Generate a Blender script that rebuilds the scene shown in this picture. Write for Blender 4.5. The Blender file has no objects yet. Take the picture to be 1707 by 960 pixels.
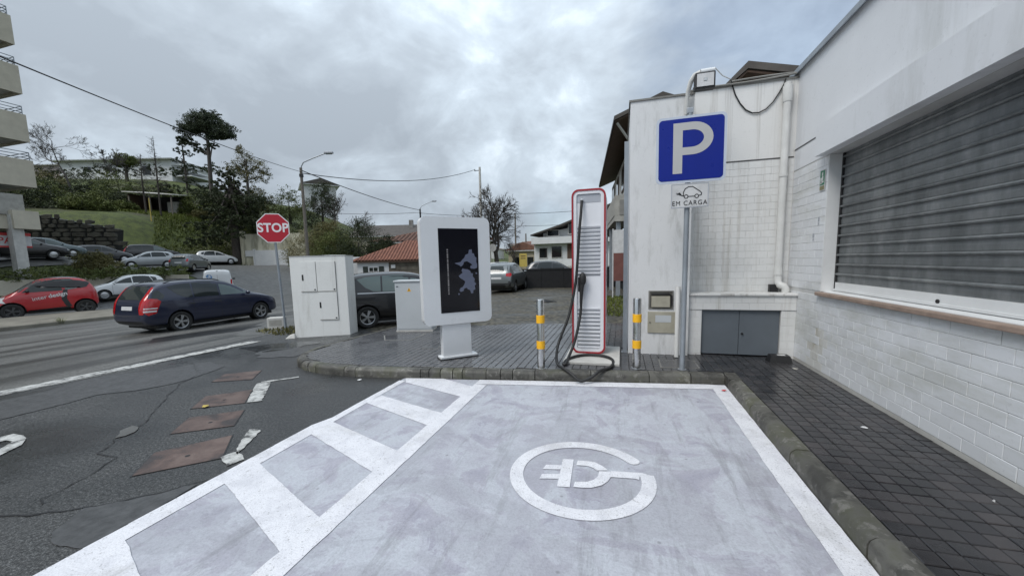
import bpy, bmesh, math, random
import numpy as np
from mathutils import Vector, Matrix
from mathutils.bvhtree import BVHTree
SC = bpy.context.scene
COL = SC.collection
R = math.radians
rng = random.Random(7)

# ---------------------------------------------------------------- camera
cd = bpy.data.cameras.new('camera')
cam = bpy.data.objects.new('camera', cd)
COL.objects.link(cam)
CAM_H = 1.5
pit, rol, yaw = R(-6.3504), R(-1.318), R(-15.9935)
cdir = Vector((math.sin(yaw)*math.cos(pit), math.cos(yaw)*math.cos(pit), math.sin(pit)))
cr = Vector((math.cos(yaw), -math.sin(yaw), 0))
cu = cr.cross(cdir)
cr2 = math.cos(rol)*cr + math.sin(rol)*cu
cu2 = -math.sin(rol)*cr + math.cos(rol)*cu
m3 = Matrix((cr2, cu2, -cdir)).transposed()
cam.matrix_world = Matrix.Translation((0, 0, CAM_H)) @ m3.to_4x4()
cd.sensor_width = 36
cd.lens = 36*640/1707
cd.shift_y = 25.57/1707
cd.clip_start, cd.clip_end = .05, 3000
SC.camera = cam

# ---------------------------------------------------------------- sky, sun, exposure
SUN_EL, SUN_AZ = 52, 215          # azimuth clockwise from +Y
w = bpy.data.worlds.new('World'); SC.world = w; w.use_nodes = True
wt = w.node_tree; wt.nodes.clear()
def wn(t, **k):
    n = wt.nodes.new(t)
    for a, b in k.items(): setattr(n, a, b)
    return n
wl = wt.links.new
def wmath(op, a, b=None):
    n = wn('ShaderNodeMath', operation=op)
    for i, v in enumerate((a, b)):
        if v is None: continue
        if isinstance(v, (int, float)): n.inputs[i].default_value = v
        else: wl(v, n.inputs[i])
    return n.outputs[0]
def wramp(src, stops):
    n = wn('ShaderNodeValToRGB'); e = n.color_ramp.elements
    while len(e) < len(stops): e.new(.5)
    for q, (p, c) in zip(e, stops): q.position = p; q.color = (c, c, c, 1) if isinstance(c, (int, float)) else (*c, 1)
    wl(src, n.inputs[0]); return n.outputs[0]
sky = wn('ShaderNodeTexSky', sky_type='NISHITA', sun_disc=False, sun_elevation=R(SUN_EL), sun_rotation=R(SUN_AZ))
bgs = wn('ShaderNodeBackground'); bgs.inputs[1].default_value = .1; wl(sky.outputs[0], bgs.inputs[0])
tc = wn('ShaderNodeTexCoord'); sep = wn('ShaderNodeSeparateXYZ'); wl(tc.outputs['Generated'], sep.inputs[0])
zz = wmath('ADD', wmath('MAXIMUM', sep.outputs[2], 0.0), .55)
cmb = wn('ShaderNodeCombineXYZ'); wl(wmath('DIVIDE', sep.outputs[0], zz), cmb.inputs[0]); wl(wmath('DIVIDE', sep.outputs[1], zz), cmb.inputs[1])
def wnoise(scale, detail, rough, dist, off):
    mp = wn('ShaderNodeMapping'); mp.inputs['Location'].default_value = off; wl(cmb.outputs[0], mp.inputs[0])
    n = wn('ShaderNodeTexNoise'); wl(mp.outputs[0], n.inputs[0])
    n.inputs['Scale'].default_value = scale; n.inputs['Detail'].default_value = detail
    n.inputs['Roughness'].default_value = rough; n.inputs['Distortion'].default_value = dist
    return n.outputs[0]
n1 = wnoise(1.9, 9, .56, .3, (15.8, 7.3, 11.6))
n2 = wnoise(5.5, 8, .58, .6, (.2, .9, 3.6))
nn = wmath('ADD', wmath('MULTIPLY', n1, .74), wmath('MULTIPLY', n2, .26))
cloudcol = wramp(nn, [(.39, (.69, .785, .875)), (.45, (.515, .595, .675)), (.52, (.41, .47, .535)), (.60, (.34, .39, .448))])
lift = wmath('ADD', wmath('MULTIPLY', wmath('MAXIMUM', sep.outputs[2], 0.0), .75), .72)      # an overcast sky brightens towards the zenith
bgc = wn('ShaderNodeBackground'); wl(cloudcol, bgc.inputs[0]); wl(lift, bgc.inputs[1])
cover = wramp(wnoise(1.3, 6, .5, .3, (19.1, 3.9, 15.1)), [(.37, .55), (.47, 1.0)])
wmix = wn('ShaderNodeMixShader'); wl(cover, wmix.inputs[0]); wl(bgs.outputs[0], wmix.inputs[1]); wl(bgc.outputs[0], wmix.inputs[2])
wo = wn('ShaderNodeOutputWorld'); wl(wmix.outputs[0], wo.inputs[0])

sd = bpy.data.lights.new('sun', 'SUN'); sd.energy = 1.5; sd.angle = R(28); sd.color = (1, .965, .92)
so = bpy.data.objects.new('sun', sd); COL.objects.link(so)
az, el = R(SUN_AZ), R(SUN_EL)
sv = Vector((math.sin(az)*math.cos(el), math.cos(az)*math.cos(el), math.sin(el)))
so.rotation_euler = sv.to_track_quat('Z', 'Y').to_euler()
so.location = (-20, -30, 60)
SC.view_settings.view_transform = 'Standard'; SC.view_settings.look = 'None'
SC.view_settings.exposure = 0.46; SC.view_settings.gamma = 1
SC.view_settings.use_curve_mapping = False
SC.render.engine = 'CYCLES'
SC.cycles.use_denoising = True
SC.cycles.max_bounces = 5; SC.cycles.diffuse_bounces = 3; SC.cycles.glossy_bounces = 3

# ---------------------------------------------------------------- materials
MATS = {}
class N:
    """small node helper on one material"""
    def __init__(s, name):
        s.m = bpy.data.materials.new(name); s.m.use_nodes = True
        s.t = s.m.node_tree; s.b = s.t.nodes['Principled BSDF']; s.pos = None
        MATS[name] = s.m
    def n(s, t, **k):
        x = s.t.nodes.new(t)
        for a, b in k.items(): setattr(x, a, b)
        return x
    def link(s, a, b): s.t.links.new(a, b)
    def coords(s):
        if s.pos is None: s.pos = s.n('ShaderNodeNewGeometry').outputs['Position']
        return s.pos
    def noise(s, scale, detail=5, rough=.55, dist=0, stretch=None, off=None, fac=True):
        src = s.coords()
        if stretch or off:
            mp = s.n('ShaderNodeMapping'); s.link(src, mp.inputs[0])
            if stretch: mp.inputs['Scale'].default_value = stretch
            if off: mp.inputs['Location'].default_value = off
            src = mp.outputs[0]
        x = s.n('ShaderNodeTexNoise'); s.link(src, x.inputs[0])
        x.inputs['Scale'].default_value = scale; x.inputs['Detail'].default_value = detail
        x.inputs['Roughness'].default_value = rough; x.inputs['Distortion'].default_value = dist
        return x.outputs[0]
    def voro(s, scale, feature='F1', out='Distance', stretch=None):
        src = s.coords()
        if stretch:
            mp = s.n('ShaderNodeMapping'); s.link(src, mp.inputs[0]); mp.inputs['Scale'].default_value = stretch; src = mp.outputs[0]
        x = s.n('ShaderNodeTexVoronoi', feature=feature); s.link(src, x.inputs[0]); x.inputs['Scale'].default_value = scale
        return x.outputs[out]
    def ramp(s, src, stops, interp='LINEAR'):
        x = s.n('ShaderNodeValToRGB'); e = x.color_ramp.elements; x.color_ramp.interpolation = interp
        while len(e) < len(stops): e.new(.5)
        for q, (p, c) in zip(e, stops):
            q.position = p; q.color = (c, c, c, 1) if isinstance(c, (int, float)) else (*c, 1)
        s.link(src, x.inputs[0]); return x.outputs[0]
    def mix(s, f, a, b, mode='MIX'):
        x = s.n('ShaderNodeMix', data_type='RGBA', blend_type=mode)
        for i, v in ((0, f), (6, a), (7, b)):
            if isinstance(v, (int, float)): x.inputs[i].default_value = v
            elif isinstance(v, tuple): x.inputs[i].default_value = (*v, 1)
            else: s.link(v, x.inputs[i])
        return x.outputs[2]
    def math(s, op, a, b=None):
        x = s.n('ShaderNodeMath', operation=op)
        for i, v in enumerate((a, b)):
            if v is None: continue
            if isinstance(v, (int, float)): x.inputs[i].default_value = v
            else: s.link(v, x.inputs[i])
        return x.outputs[0]
    def rnd(s): return s.n('ShaderNodeObjectInfo').outputs['Random']
    def col(s, v):
        if isinstance(v, tuple): s.b.inputs['Base Color'].default_value = (*v, 1)
        else: s.link(v, s.b.inputs['Base Color'])
        return s
    def rough(s, v):
        if isinstance(v, (int, float)): s.b.inputs['Roughness'].default_value = v
        else: s.link(v, s.b.inputs['Roughness'])
        return s
    def bump(s, src, strength=.3, dist=.01):
        x = s.n('ShaderNodeBump'); s.link(src, x.inputs['Height']); x.inputs['Strength'].default_value = strength
        x.inputs['Distance'].default_value = dist; s.link(x.outputs[0], s.b.inputs['Normal']); return s
    def set(s, **k):
        for a, v in k.items(): s.b.inputs[a.replace('_', ' ')].default_value = v
        return s
def simple(name, c, rough=.6, var=.12, scale=3, metal=0, coat=0, bump=0, bscale=80, rnd=0, spec=.5):
    m = N(name)
    lo = tuple(v*(1-var) for v in c); hi = tuple(min(1, v*(1+var)) for v in c)
    src = m.ramp(m.noise(scale, 6, .6), [(.3, lo), (.7, hi)])
    if rnd:
        src = m.mix(1.0, src, m.ramp(m.rnd(), [(0, 1-rnd), (1, 1.0)]), 'MULTIPLY')
    m.col(src).rough(m.ramp(m.noise(scale*2.3, 4), [(.3, max(0, rough-.08)), (.7, min(1, rough+.08))]))
    m.set(Metallic=metal, Coat_Weight=coat, Specular_IOR_Level=spec)
    if coat: m.set(Coat_Roughness=.04)
    if bump: m.bump(m.noise(bscale, 4), bump, .004)
    return m.m

# wet asphalt
m = N('asphalt')
sp = m.noise(140, 2, .5); big = m.noise(.55, 7, .62, .4); med = m.noise(3.0, 6, .6)
gr = m.noise(48, 4, .65)
c = m.ramp(sp, [(.36, (.014, .015, .016)), (.5, (.029, .030, .030)), (.64, (.072, .072, .07))])
c = m.mix(1.0, c, m.ramp(gr, [(.36, .45), (.5, 1.0), (.62, 1.9)]), 'MULTIPLY')
c = m.mix(1.0, c, m.ramp(big, [(.36, .55), (.5, 1.0), (.62, 1.5)]), 'MULTIPLY')
c = m.mix(m.ramp(med, [(.52, 0.0), (.72, .45)]), c, (.062, .062, .06))
m.col(c).rough(m.ramp(big, [(.38, .20), (.48, .42), (.62, .66)])).bump(gr, .5, .008)
# paler worn carriageway, streaked along the driving direction
m = N('carriageway')
sp = m.noise(120, 2, .5); st = m.noise(1.1, 6, .6, .2, stretch=(1.0, .12, 1)); med = m.noise(1.6, 6, .6)
c = m.ramp(sp, [(.3, (.047, .046, .043)), (.55, (.08, .079, .074)), (.75, (.142, .138, .127))])
c = m.mix(1.0, c, m.ramp(st, [(.38, .5), (.5, 1.0), (.6, 1.5)]), 'MULTIPLY'); gr = m.noise(30, 4, .65); c = m.mix(1.0, c, m.ramp(gr, [(.36, .65), (.62, 1.4)]), 'MULTIPLY')
c = m.mix(m.ramp(med, [(.55, 0.0), (.75, .4)]), c, (.055, .055, .056))
m.col(c).rough(m.ramp(st, [(.3, .3), (.65, .6)])).bump(sp, .3, .004)
simple('asphalt_old', (.10, .10, .095), .6, .3, 2.5, bump=.4, bscale=60)
simple('tar', (.012, .012, .012), .35, .2, 20)
# grey bay coating: blotchy, with scuffs
m = N('bay_grey')
a = m.noise(1.25, 9, .6, 1.1); b = m.noise(3.4, 9, .62, 1.0, off=(3, 8, 1)); s1 = m.noise(22, 6, .75); gr = m.noise(75, 4, .7)
tr = m.noise(1.9, 8, .75, .3, stretch=(3.6, .45, 1), off=(5, 1, 0)); dm = m.noise(.8, 9, .66, .9, off=(1, 3, 2)); dr = m.voro(5.5)
c = m.ramp(a, [(.40, (.34, .335, .39)), (.47, (.40, .395, .445)), (.485, (.445, .46, .50)), (.56, (.42, .425, .468)), (.60, (.375, .372, .42))])
c = m.mix(m.ramp(b, [(.50, 0.0), (.525, .5), (.60, .3)]), c, (.50, .525, .565))
c = m.mix(m.ramp(dm, [(.52, 0.0), (.545, .42), (.66, .6)]), c, (.33, .33, .365))
c = m.mix(m.ramp(tr, [(.53, 0.0), (.66, .5)]), c, (.20, .20, .212))
c = m.mix(m.ramp(s1, [(.58, 0.0), (.72, .32)]), c, (.24, .24, .25))
c = m.mix(m.ramp(dr, [(.035, .55), (.075, 0.0)]), c, (.16, .16, .165))
c = m.mix(1.0, c, m.ramp(gr, [(.34, .86), (.5, 1.0), (.66, 1.07)]), 'MULTIPLY')
m.col(c).rough(m.ramp(dm, [(.45, .58), (.56, .33)])).bump(m.noise(90, 3, .6), .45, .004)
# white road paint, slightly worn
m = N('road_white')
a = m.noise(5, 8, .7, .5); s1 = m.noise(48, 5, .75); gr = m.noise(1.8, 9, .72, .5, off=(4, 4, 0)); tr = m.noise(2.1, 8, .75, .3, stretch=(3.0, .5, 1), off=(5, 1, 0)); ch = m.noise(110, 3, .6)
c = m.ramp(a, [(.36, (.64, .64, .675)), (.56, (.76, .76, .79))])
c = m.mix(m.ramp(gr, [(.53, 0.0), (.66, .45)]), c, (.46, .45, .435))
c = m.mix(m.ramp(tr, [(.57, 0.0), (.72, .45)]), c, (.33, .325, .32))
c = m.mix(m.ramp(s1, [(.575, 0.0), (.66, .7)]), c, (.27, .265, .26))
c = m.mix(1.0, c, m.ramp(ch, [(.32, .8), (.55, 1.0)]), 'MULTIPLY')
m.col(c).rough(.52).bump(s1, .4, .004)
# old white paint on the road, flaking to asphalt
m = N('road_white_old')
a = m.noise(9, 8, .75); s1 = m.noise(45, 4, .7)
c = m.ramp(a, [(.40, (.06, .06, .059)), (.47, (.36, .36, .345)), (.6, (.56, .56, .535))])
c = m.mix(m.ramp(s1, [(.55, 0.0), (.7, .6)]), c, (.13, .13, .125))
m.col(c).rough(.6).bump(s1, .25, .003)
# dark wet pavers
for nm, rr in (('paver', True), ('paver_field', False)):
    m = N(nm)
    a = m.noise(2.0, 6, .6); s1 = m.noise(90, 4, .7)
    c = m.ramp(a, [(.38, (.018, .018, .020)), (.62, (.042, .041, .043))])
    if rr: c = m.mix(1.0, c, m.ramp(m.rnd(), [(0, (.72, .72, .76)), (.5, (1, 1, 1)), (1, (1.35, 1.25, 1.22))]), 'MULTIPLY')
    else:
        v = m.n('ShaderNodeTexWhiteNoise', noise_dimensions='3D')
        sn = m.n('ShaderNodeVectorMath', operation='SNAP'); m.link(m.coords(), sn.inputs[0]); sn.inputs[1].default_value = (.1, .1, 5)
        m.link(sn.outputs[0], v.inputs[0])
        c = m.mix(1.0, c, m.ramp(v.outputs[0], [(0, .75), (1, 1.3)]), 'MULTIPLY')
    sx = m.n('ShaderNodeSeparateXYZ'); m.link(m.coords(), sx.inputs[0])          # sky sheen on the island painted in as paler colour, wall strip left dark
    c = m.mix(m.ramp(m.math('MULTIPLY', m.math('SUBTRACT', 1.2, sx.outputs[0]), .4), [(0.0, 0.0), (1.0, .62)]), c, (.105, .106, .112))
    c = m.mix(m.ramp(s1, [(.6, 0.0), (.8, .35)]), c, (.13, .13, .125))
    m.col(c).rough(m.ramp(a, [(.38, .16), (.62, .38)])).bump(s1, .16, .003)
simple('paver_joint', (.04, .04, .039), .8, .3, 8)
# mossy kerb concrete
m = N('kerb')
a = m.noise(3.2, 7, .65, .4); b = m.noise(14, 6, .7)
c = m.ramp(a, [(.4, (.046, .044, .038)), (.5, (.095, .092, .080)), (.6, (.075, .075, .052))])
c = m.mix(m.ramp(b, [(.55, 0.0), (.64, .5)]), c, (.24, .23, .21))
c = m.mix(1.0, c, m.ramp(m.rnd(), [(0, .72), (1, 1.25)]), 'MULTIPLY')
m.col(c).rough(.6).bump(b, .4, .006)
simple('concrete', (.33, .32, .29), .8, .2, 4, bump=.35, bscale=30)
simple('median_surface', (.20, .185, .15), .8, .3, 1.5, bump=.4, bscale=20)
simple('concrete_pale', (.50, .49, .46), .8, .15, 4, bump=.25, bscale=30)
simple('concrete_dirty', (.22, .215, .20), .85, .4, 1.2, bump=.35, bscale=30)
# white painted masonry with grime
def masonry(name, base, grime, fac, stretch, sc, lo=.52, hi=.75, rnd=0, rough=.5):
    m = N(name)
    a = m.noise(1.3, 7, .6, .2); g = m.noise(sc, 9, .70, .25, stretch=stretch); f = m.noise(26, 6, .75)
    c = m.ramp(a, [(.3, tuple(v*.93 for v in base)), (.7, base)])
    c = m.mix(m.ramp(g, [(lo, 0.0), (hi, fac)]), c, grime)
    c = m.mix(m.ramp(f, [(.58, 0.0), (.72, .35)]), c, tuple(v*.5 for v in base))
    if rnd: c = m.mix(1.0, c, m.ramp(m.rnd(), [(0, 1-rnd), (.6, 1.0)]), 'MULTIPLY')
    m.col(c).rough(rough).bump(m.noise(55, 5, .6), .12, .004)
    return m.m
masonry('wall_paint', (.77, .785, .81), (.50, .51, .50), .55, (1, 1.6, .3), 1.0, .50, .66)
masonry('brick_paint', (.765, .78, .80), (.46, .465, .41), .5, (1, .4, 1.5), 1.5, .51, .64, rnd=.07)
masonry('annex_paint', (.755, .75, .73), (.30, .275, .235), .66, (7, 7, .14), 1.3, .515, .65)
masonry('annex_brick', (.755, .755, .74), (.38, .35, .29), .5, (6, 6, .22), 1.3, .52, .68, rnd=.05)
masonry('plaster_left', (.72, .725, .725), (.36, .36, .34), .55, (2.6, 2.6, .6), 1.8, .51, .66)
masonry('joint_white', (.60, .605, .60), (.36, .35, .31), .6, (1, .6, 1), 2.0, .45, .7)
masonry('cabinet_white', (.76, .765, .745), (.46, .45, .41), .5, (3, 3, .4), 1.5, .52, .68)
simple('white_metal', (.72, .735, .745), .34, .03, 2, coat=.2)
simple('cabinet_grey', (.50, .525, .54), .45, .05, 2)
simple('frame_white', (.70, .71, .71), .4, .06, 4)
simple('sill_stone', (.30, .22, .175), .6, .25, 8, bump=.2)
simple('dark_line', (.06, .06, .06), .7, .2, 8)
# galvanised shutter
m = N('shutter_metal')
a = m.noise(3.0, 7, .65, .2, stretch=(1, 1.6, .6)); b = m.noise(60, 3, .6)
c = m.ramp(a, [(.36, (.135, .145, .148)), (.5, (.178, .19, .193)), (.64, (.235, .247, .249))])
c = m.mix(1.0, c, m.ramp(m.rnd(), [(0, .85), (1, 1.1)]), 'MULTIPLY')
m.col(c).rough(m.ramp(a, [(.3, .55), (.7, .4)])).set(Metallic=.35).bump(b, .05, .002)
simple('steel', (.62, .62, .61), .22, .08, 6, metal=1)
simple('galvanised', (.42, .44, .46), .42, .12, 10, metal=.75)
simple('pole_grey', (.30, .33, .36), .45, .12, 5, metal=.3)
simple('aluminium', (.66, .68, .70), .35, .06, 5, metal=.6)
simple('yellow_band', (.90, .47, .015), .35, .06, 8)
simple('sign_blue', (.003, .016, .23), .32, .05, 3, spec=.35)
simple('sign_grey_white', (.48, .475, .47), .45, .04, 3)
simple('sign_edge', (.52, .57, .66), .4, .05, 3)
simple('plate_white', (.60, .60, .60), .35, .12, 9, coat=.2)
simple('sign_red', (.46, .012, .03), .38, .06, 3)
simple('sign_white', (.82, .80, .82), .45, .03, 3)
simple('black', (.012, .012, .013), .5, .2, 5)
simple('rubber', (.016, .016, .016), .55, .25, 20)
simple('red_trim', (.33, .018, .026), .4, .06, 4)
simple('charger_white', (.74, .75, .78), .35, .03, 3, coat=.15)
simple('charger_grey', (.40, .42, .46), .45, .05, 3)
simple('louvre', (.20, .215, .24), .5, .05, 3)
simple('door_grey', (.125, .145, .165), .5, .08, 3)
simple('meter_beige', (.36, .34, .27), .6, .15, 6)
simple('meter_dark', (.10, .095, .08), .6, .2, 6)
simple('pvc_white', (.66, .66, .64), .4, .12, 3)
simple('green_sign', (.03, .16, .09), .5, .1, 6)
simple('orange_band', (.16, .13, .11), .6, .1, 6)
# rust
m = N('rust_plate')
a = m.noise(3.5, 7, .65, .3); b = m.noise(45, 5, .7)
c = m.ramp(a, [(.38, (.045, .034, .031)), (.5, (.115, .075, .062)), (.62, (.165, .118, .10))])
c = m.mix(m.ramp(b, [(.55, 0.0), (.75, .5)]), c, (.06, .04, .034))
c = m.mix(1.0, c, m.ramp(m.rnd(), [(0, .8), (1, 1.15)]), 'MULTIPLY')
m.col(c).rough(m.ramp(a, [(.3, .35), (.7, .62)])).bump(b, .3, .004)
# screen
m = N('screen'); m.col((.004, .004, .008)).rough(.12)
m = N('screen_glow'); m.col((.03, .035, .05)).rough(.2); m.set(Emission_Strength=1.0); m.b.inputs['Emission Color'].default_value = (.036, .043, .066, 1)
m = N('screen_text'); m.col((.1, .1, .1)).rough(.2); m.set(Emission_Strength=1.0); m.b.inputs['Emission Color'].default_value = (.06, .06, .065, 1)
# vegetation
def leafmat(name, c1, c2, sc=.9):
    m = N(name)
    a = m.noise(sc, 5, .6); b = m.noise(sc*9, 3)
    c = m.ramp(a, [(.3, c1), (.7, c2)])
    c = m.mix(1.0, c, m.ramp(b, [(.25, .55), (.75, 1.35)]), 'MULTIPLY')
    m.col(c).rough(.6).set(Specular_IOR_Level=.25)
    return m.m
leafmat('leaf_dark', (0.021, 0.030, 0.014), (0.054, 0.070, 0.025))
leafmat('leaf_pine', (0.027, 0.041, 0.025), (0.068, 0.084, 0.045))
leafmat('leaf_mid', (0.054, 0.075, 0.021), (0.140, 0.160, 0.041))
leafmat('leaf_olive', (0.078, 0.077, 0.026), (0.172, 0.154, 0.058))
leafmat('leaf_pale', (0.175, 0.169, 0.096), (0.379, 0.338, 0.203))
simple('bark', (.055, .047, .040), .85, .35, 5, bump=.5, bscale=20)
simple('bark_pale', (.075, .068, .062), .85, .3, 5)
m = N('terrain')
a = m.noise(.09, 6, .6, .3); b = m.noise(1.3, 7, .65); f = m.noise(9, 5, .7)
c = m.ramp(b, [(.3, (.026, .036, .008)), (.5, (.06, .08, .014)), (.72, (.105, .125, .026))])
c = m.mix(m.ramp(a, [(.50, 0.0), (.62, .75)]), c, (.045, .04, .022))
c = m.mix(1.0, c, m.ramp(f, [(.25, .6), (.75, 1.3)]), 'MULTIPLY')
m.col(c).rough(.85).bump(f, .8, .12)
# cobbled yard
m = N('cobble')
v = m.voro(8.5); b = m.noise(.8, 6, .6, .3); e = m.noise(3, 6, .6)
c = m.ramp(v, [(.1, (.135, .121, .09)), (.45, (.078, .069, .049)), (.62, (.030, .027, .019))])
c = m.mix(1.0, c, m.ramp(b, [(.3, .6), (.7, 1.3)]), 'MULTIPLY')
c = m.mix(m.ramp(e, [(.6, 0.0), (.75, .5)]), c, (.05, .065, .02))
m.col(c).rough(m.ramp(b, [(.38, .42), (.6, .75)])).bump(v, -.5, .03)
# roofs
def roofmat(name, c1, c2):
    m = N(name); a = m.noise(2.2, 6, .65); b = m.noise(16, 4, .7)
    c = m.ramp(a, [(.3, c1), (.7, c2)]); c = m.mix(m.ramp(b, [(.5, 0.0), (.75, .6)]), c, (.07, .05, .04))
    c = m.mix(1.0, c, m.ramp(m.rnd(), [(0, .8), (1, 1.15)]), 'MULTIPLY')
    m.col(c).rough(.8); return m.m
roofmat('roof_red', (.12, .045, .028), (.235, .095, .058))
roofmat('roof_brown', (.10, .05, .034), (.19, .09, .058))
roofmat('roof_dark', (.05, .045, .042), (.10, .09, .08))
simple('stone', (.15, .135, .105), .85, .35, 3, bump=.5, bscale=14, rnd=.3)
simple('stone_dark', (.085, .082, .068), .85, .4, 2, bump=.5, bscale=14, rnd=.45)
simple('render_cream', (.50, .46, .37), .8, .1, 2)
masonry('cream_stained', (.58, .56, .44), (.16, .15, .10), .8, (1, 1, .25), .8, .44, .62)
simple('render_white', (.62, .63, .63), .75, .08, 1)
simple('render_pink', (.40, .34, .33), .75, .08, 1)
simple('render_tan', (.38, .34, .25), .75, .1, 1)
simple('brown_wood', (.085, .05, .032), .7, .25, 6)
simple('dark_void', (.014, .014, .015), .6, .2, 3)
simple('terracotta', (.17, .065, .055), .7, .15, 3)
simple('poster_red', (.55, .05, .05), .6, .1, 3)
simple('poster_yellow', (.48, .37, .09), .6, .1, 3)
simple('fence_black', (.012, .012, .013), .55, .2, 4)
simple('wood_pole', (.15, .135, .115), .85, .25, 6)
simple('shutter_dark', (.02, .028, .022), .6, .1, 6)
m = N('glass_dark'); m.col((.012, .015, .016)).rough(.06).set(Specular_IOR_Level=.6)
m = N('glass_car'); m.col((.026, .032, .032)).rough(.04).set(Specular_IOR_Level=.6)
m = N('glass_light'); m.col((.10, .135, .13)).rough(.05).set(Specular_IOR_Level=.8)
m = N('lamp_red'); m.col((.42, .008, .012)).rough(.15).set(Coat_Weight=.6)
m = N('lamp_clear'); m.col((.62, .63, .62)).rough(.15).set(Coat_Weight=.6)
m = N('plastic_trim'); m.col((.025, .025, .027)).rough(.5)
m = N('alloy'); m.col((.50, .51, .52)).rough(.28).set(Metallic=.85)
m = N('steel_wheel'); m.col((.06, .06, .06)).rough(.5)
def paint(name, c, metal=.2, rough=.35):
    m = N(name); a = m.noise(2.5, 5); m.col(m.ramp(a, [(.3, tuple(v*.9 for v in c)), (.7, c)])).rough(rough)
    m.set(Metallic=metal, Coat_Weight=.9, Coat_Roughness=.06); return m.m
paint('paint_navy', (.012, .017, .045)); paint('paint_red', (.40, .006, .012), 0); paint('paint_black', (.010, .010, .012))
paint('paint_silver', (.40, .42, .43), .55); paint('paint_white', (.68, .69, .69), 0); paint('paint_grey', (.17, .185, .19), .45)
paint('paint_bluegrey', (.10, .14, .15), .3); paint('paint_charcoal', (.035, .038, .042), .2)

# ---------------------------------------------------------------- builders
class MB:
    """collects shapes, build() links them as ONE mesh object"""
    def __init__(s): s.v = []; s.f = []
    def add(s, vs, fs):
        o = len(s.v); s.v += [tuple(p) for p in vs]; s.f += [tuple(i+o for i in q) for q in fs]; return s
    def box(s, x0, y0, z0, x1, y1, z1):
        x0, x1 = min(x0, x1), max(x0, x1); y0, y1 = min(y0, y1), max(y0, y1); z0, z1 = min(z0, z1), max(z0, z1)
        return s.add([(x0,y0,z0),(x1,y0,z0),(x1,y1,z0),(x0,y1,z0),(x0,y0,z1),(x1,y0,z1),(x1,y1,z1),(x0,y1,z1)],
                     [(0,3,2,1),(4,5,6,7),(0,1,5,4),(1,2,6,5),(2,3,7,6),(3,0,4,7)])
    def bbox(s, x0, y0, z0, x1, y1, z1, b=.01):
        """box with chamfered vertical and horizontal edges"""
        bm = bmesh.new(); bmesh.ops.create_cube(bm, size=1)
        for v in bm.verts: v.co = Vector(((x0+x1)/2+v.co.x*(x1-x0), (y0+y1)/2+v.co.y*(y1-y0), (z0+z1)/2+v.co.z*(z1-z0)))
        bmesh.ops.bevel(bm, geom=list(bm.edges), offset=b, segments=2, affect='EDGES', profile=.6)
        return s.bm(bm)
    def bm(s, bm, free=True):
        bm.verts.index_update(); o = [tuple(v.co) for v in bm.verts]; f = [tuple(v.index for v in q.verts) for q in bm.faces]
        if free: bm.free()
        return s.add(o, f)
    def prism(s, pts, h0, h1, axis='z'):
        """polygon extruded along an axis; pts are the two other coordinates in xyz order"""
        def p3(a, b, h): return (a, b, h) if axis == 'z' else ((a, h, b) if axis == 'y' else (h, a, b))
        n = len(pts)
        vs = [p3(a, b, h0) for a, b in pts] + [p3(a, b, h1) for a, b in pts]
        return s.add(vs, [tuple(range(n))[::-1], tuple(range(n, 2*n))] + [(i, (i+1) % n, n+(i+1) % n, n+i) for i in range(n)])
    def tube(s, pts, r, n=8, cap=True):
        """swept tube; r a number or one per point"""
        pts = [Vector(p) for p in pts]; k = len(pts)
        rs = [r]*k if isinstance(r, (int, float)) else list(r)
        vs = []; up = None
        for i, p in enumerate(pts):
            t = (pts[min(i+1, k-1)] - pts[max(i-1, 0)]).normalized()
            if up is None: up = Vector((0, 0, 1)) if abs(t.z) < .9 else Vector((1, 0, 0))
            a = t.cross(up)
            if a.length < 1e-5: a = t.orthogonal()
            a.normalize(); b = a.cross(t).normalized(); up = b
            for j in range(n):
                q = 2*math.pi*j/n; vs.append(p + (a*math.cos(q) + b*math.sin(q))*rs[i])
        fs = [(i*n+j, i*n+(j+1) % n, (i+1)*n+(j+1) % n, (i+1)*n+j) for i in range(k-1) for j in range(n)]
        if cap: fs += [tuple(range(n))[::-1], tuple(range((k-1)*n, k*n))]
        return s.add(vs, fs)
    def lathe(s, prof, n=20, axis='z', c=(0, 0, 0), cap=True):
        vs = []
        for r, h in prof:
            for j in range(n):
                q = 2*math.pi*j/n; a, b = r*math.cos(q), r*math.sin(q)
                p = (a, b, h) if axis == 'z' else ((a, h, b) if axis == 'y' else (h, a, b))
                vs.append((p[0]+c[0], p[1]+c[1], p[2]+c[2]))
        k = len(prof)
        fs = [(i*n+j, i*n+(j+1) % n, (i+1)*n+(j+1) % n, (i+1)*n+j) for i in range(k-1) for j in range(n)]
        if cap: fs += [tuple(range(n))[::-1], tuple(range((k-1)*n, k*n))]
        return s.add(vs, fs)
    def quad(s, *p): return s.add(p, [tuple(range(len(p)))])
    def xf(s, M):
        s.v = [tuple(M @ Vector(p)) for p in s.v]; return s
    def mesh(s, name, mat, smooth=None):
        me = bpy.data.meshes.new(name); me.from_pydata(s.v, [], s.f)
        bm = bmesh.new(); bm.from_mesh(me); bmesh.ops.recalc_face_normals(bm, faces=bm.faces); bm.to_mesh(me); bm.free()
        me.materials.append(MATS[mat] if isinstance(mat, str) else mat)
        if smooth:
            me.polygons.foreach_set('use_smooth', [True]*len(me.polygons)); me.set_sharp_from_angle(angle=R(smooth))
        return me
    def build(s, name, mat, parent=None, smooth=None, w=False):
        if w and parent is not None:          # vertices are world coordinates, the parent is an unrotated Empty
            L = parent.location
            if parent.parent: L = L + parent.parent.location
            s.v = [(a-L.x, b-L.y, c-L.z) for a, b, c in s.v]
        return link(name, s.mesh(name, mat, smooth), parent)
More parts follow.
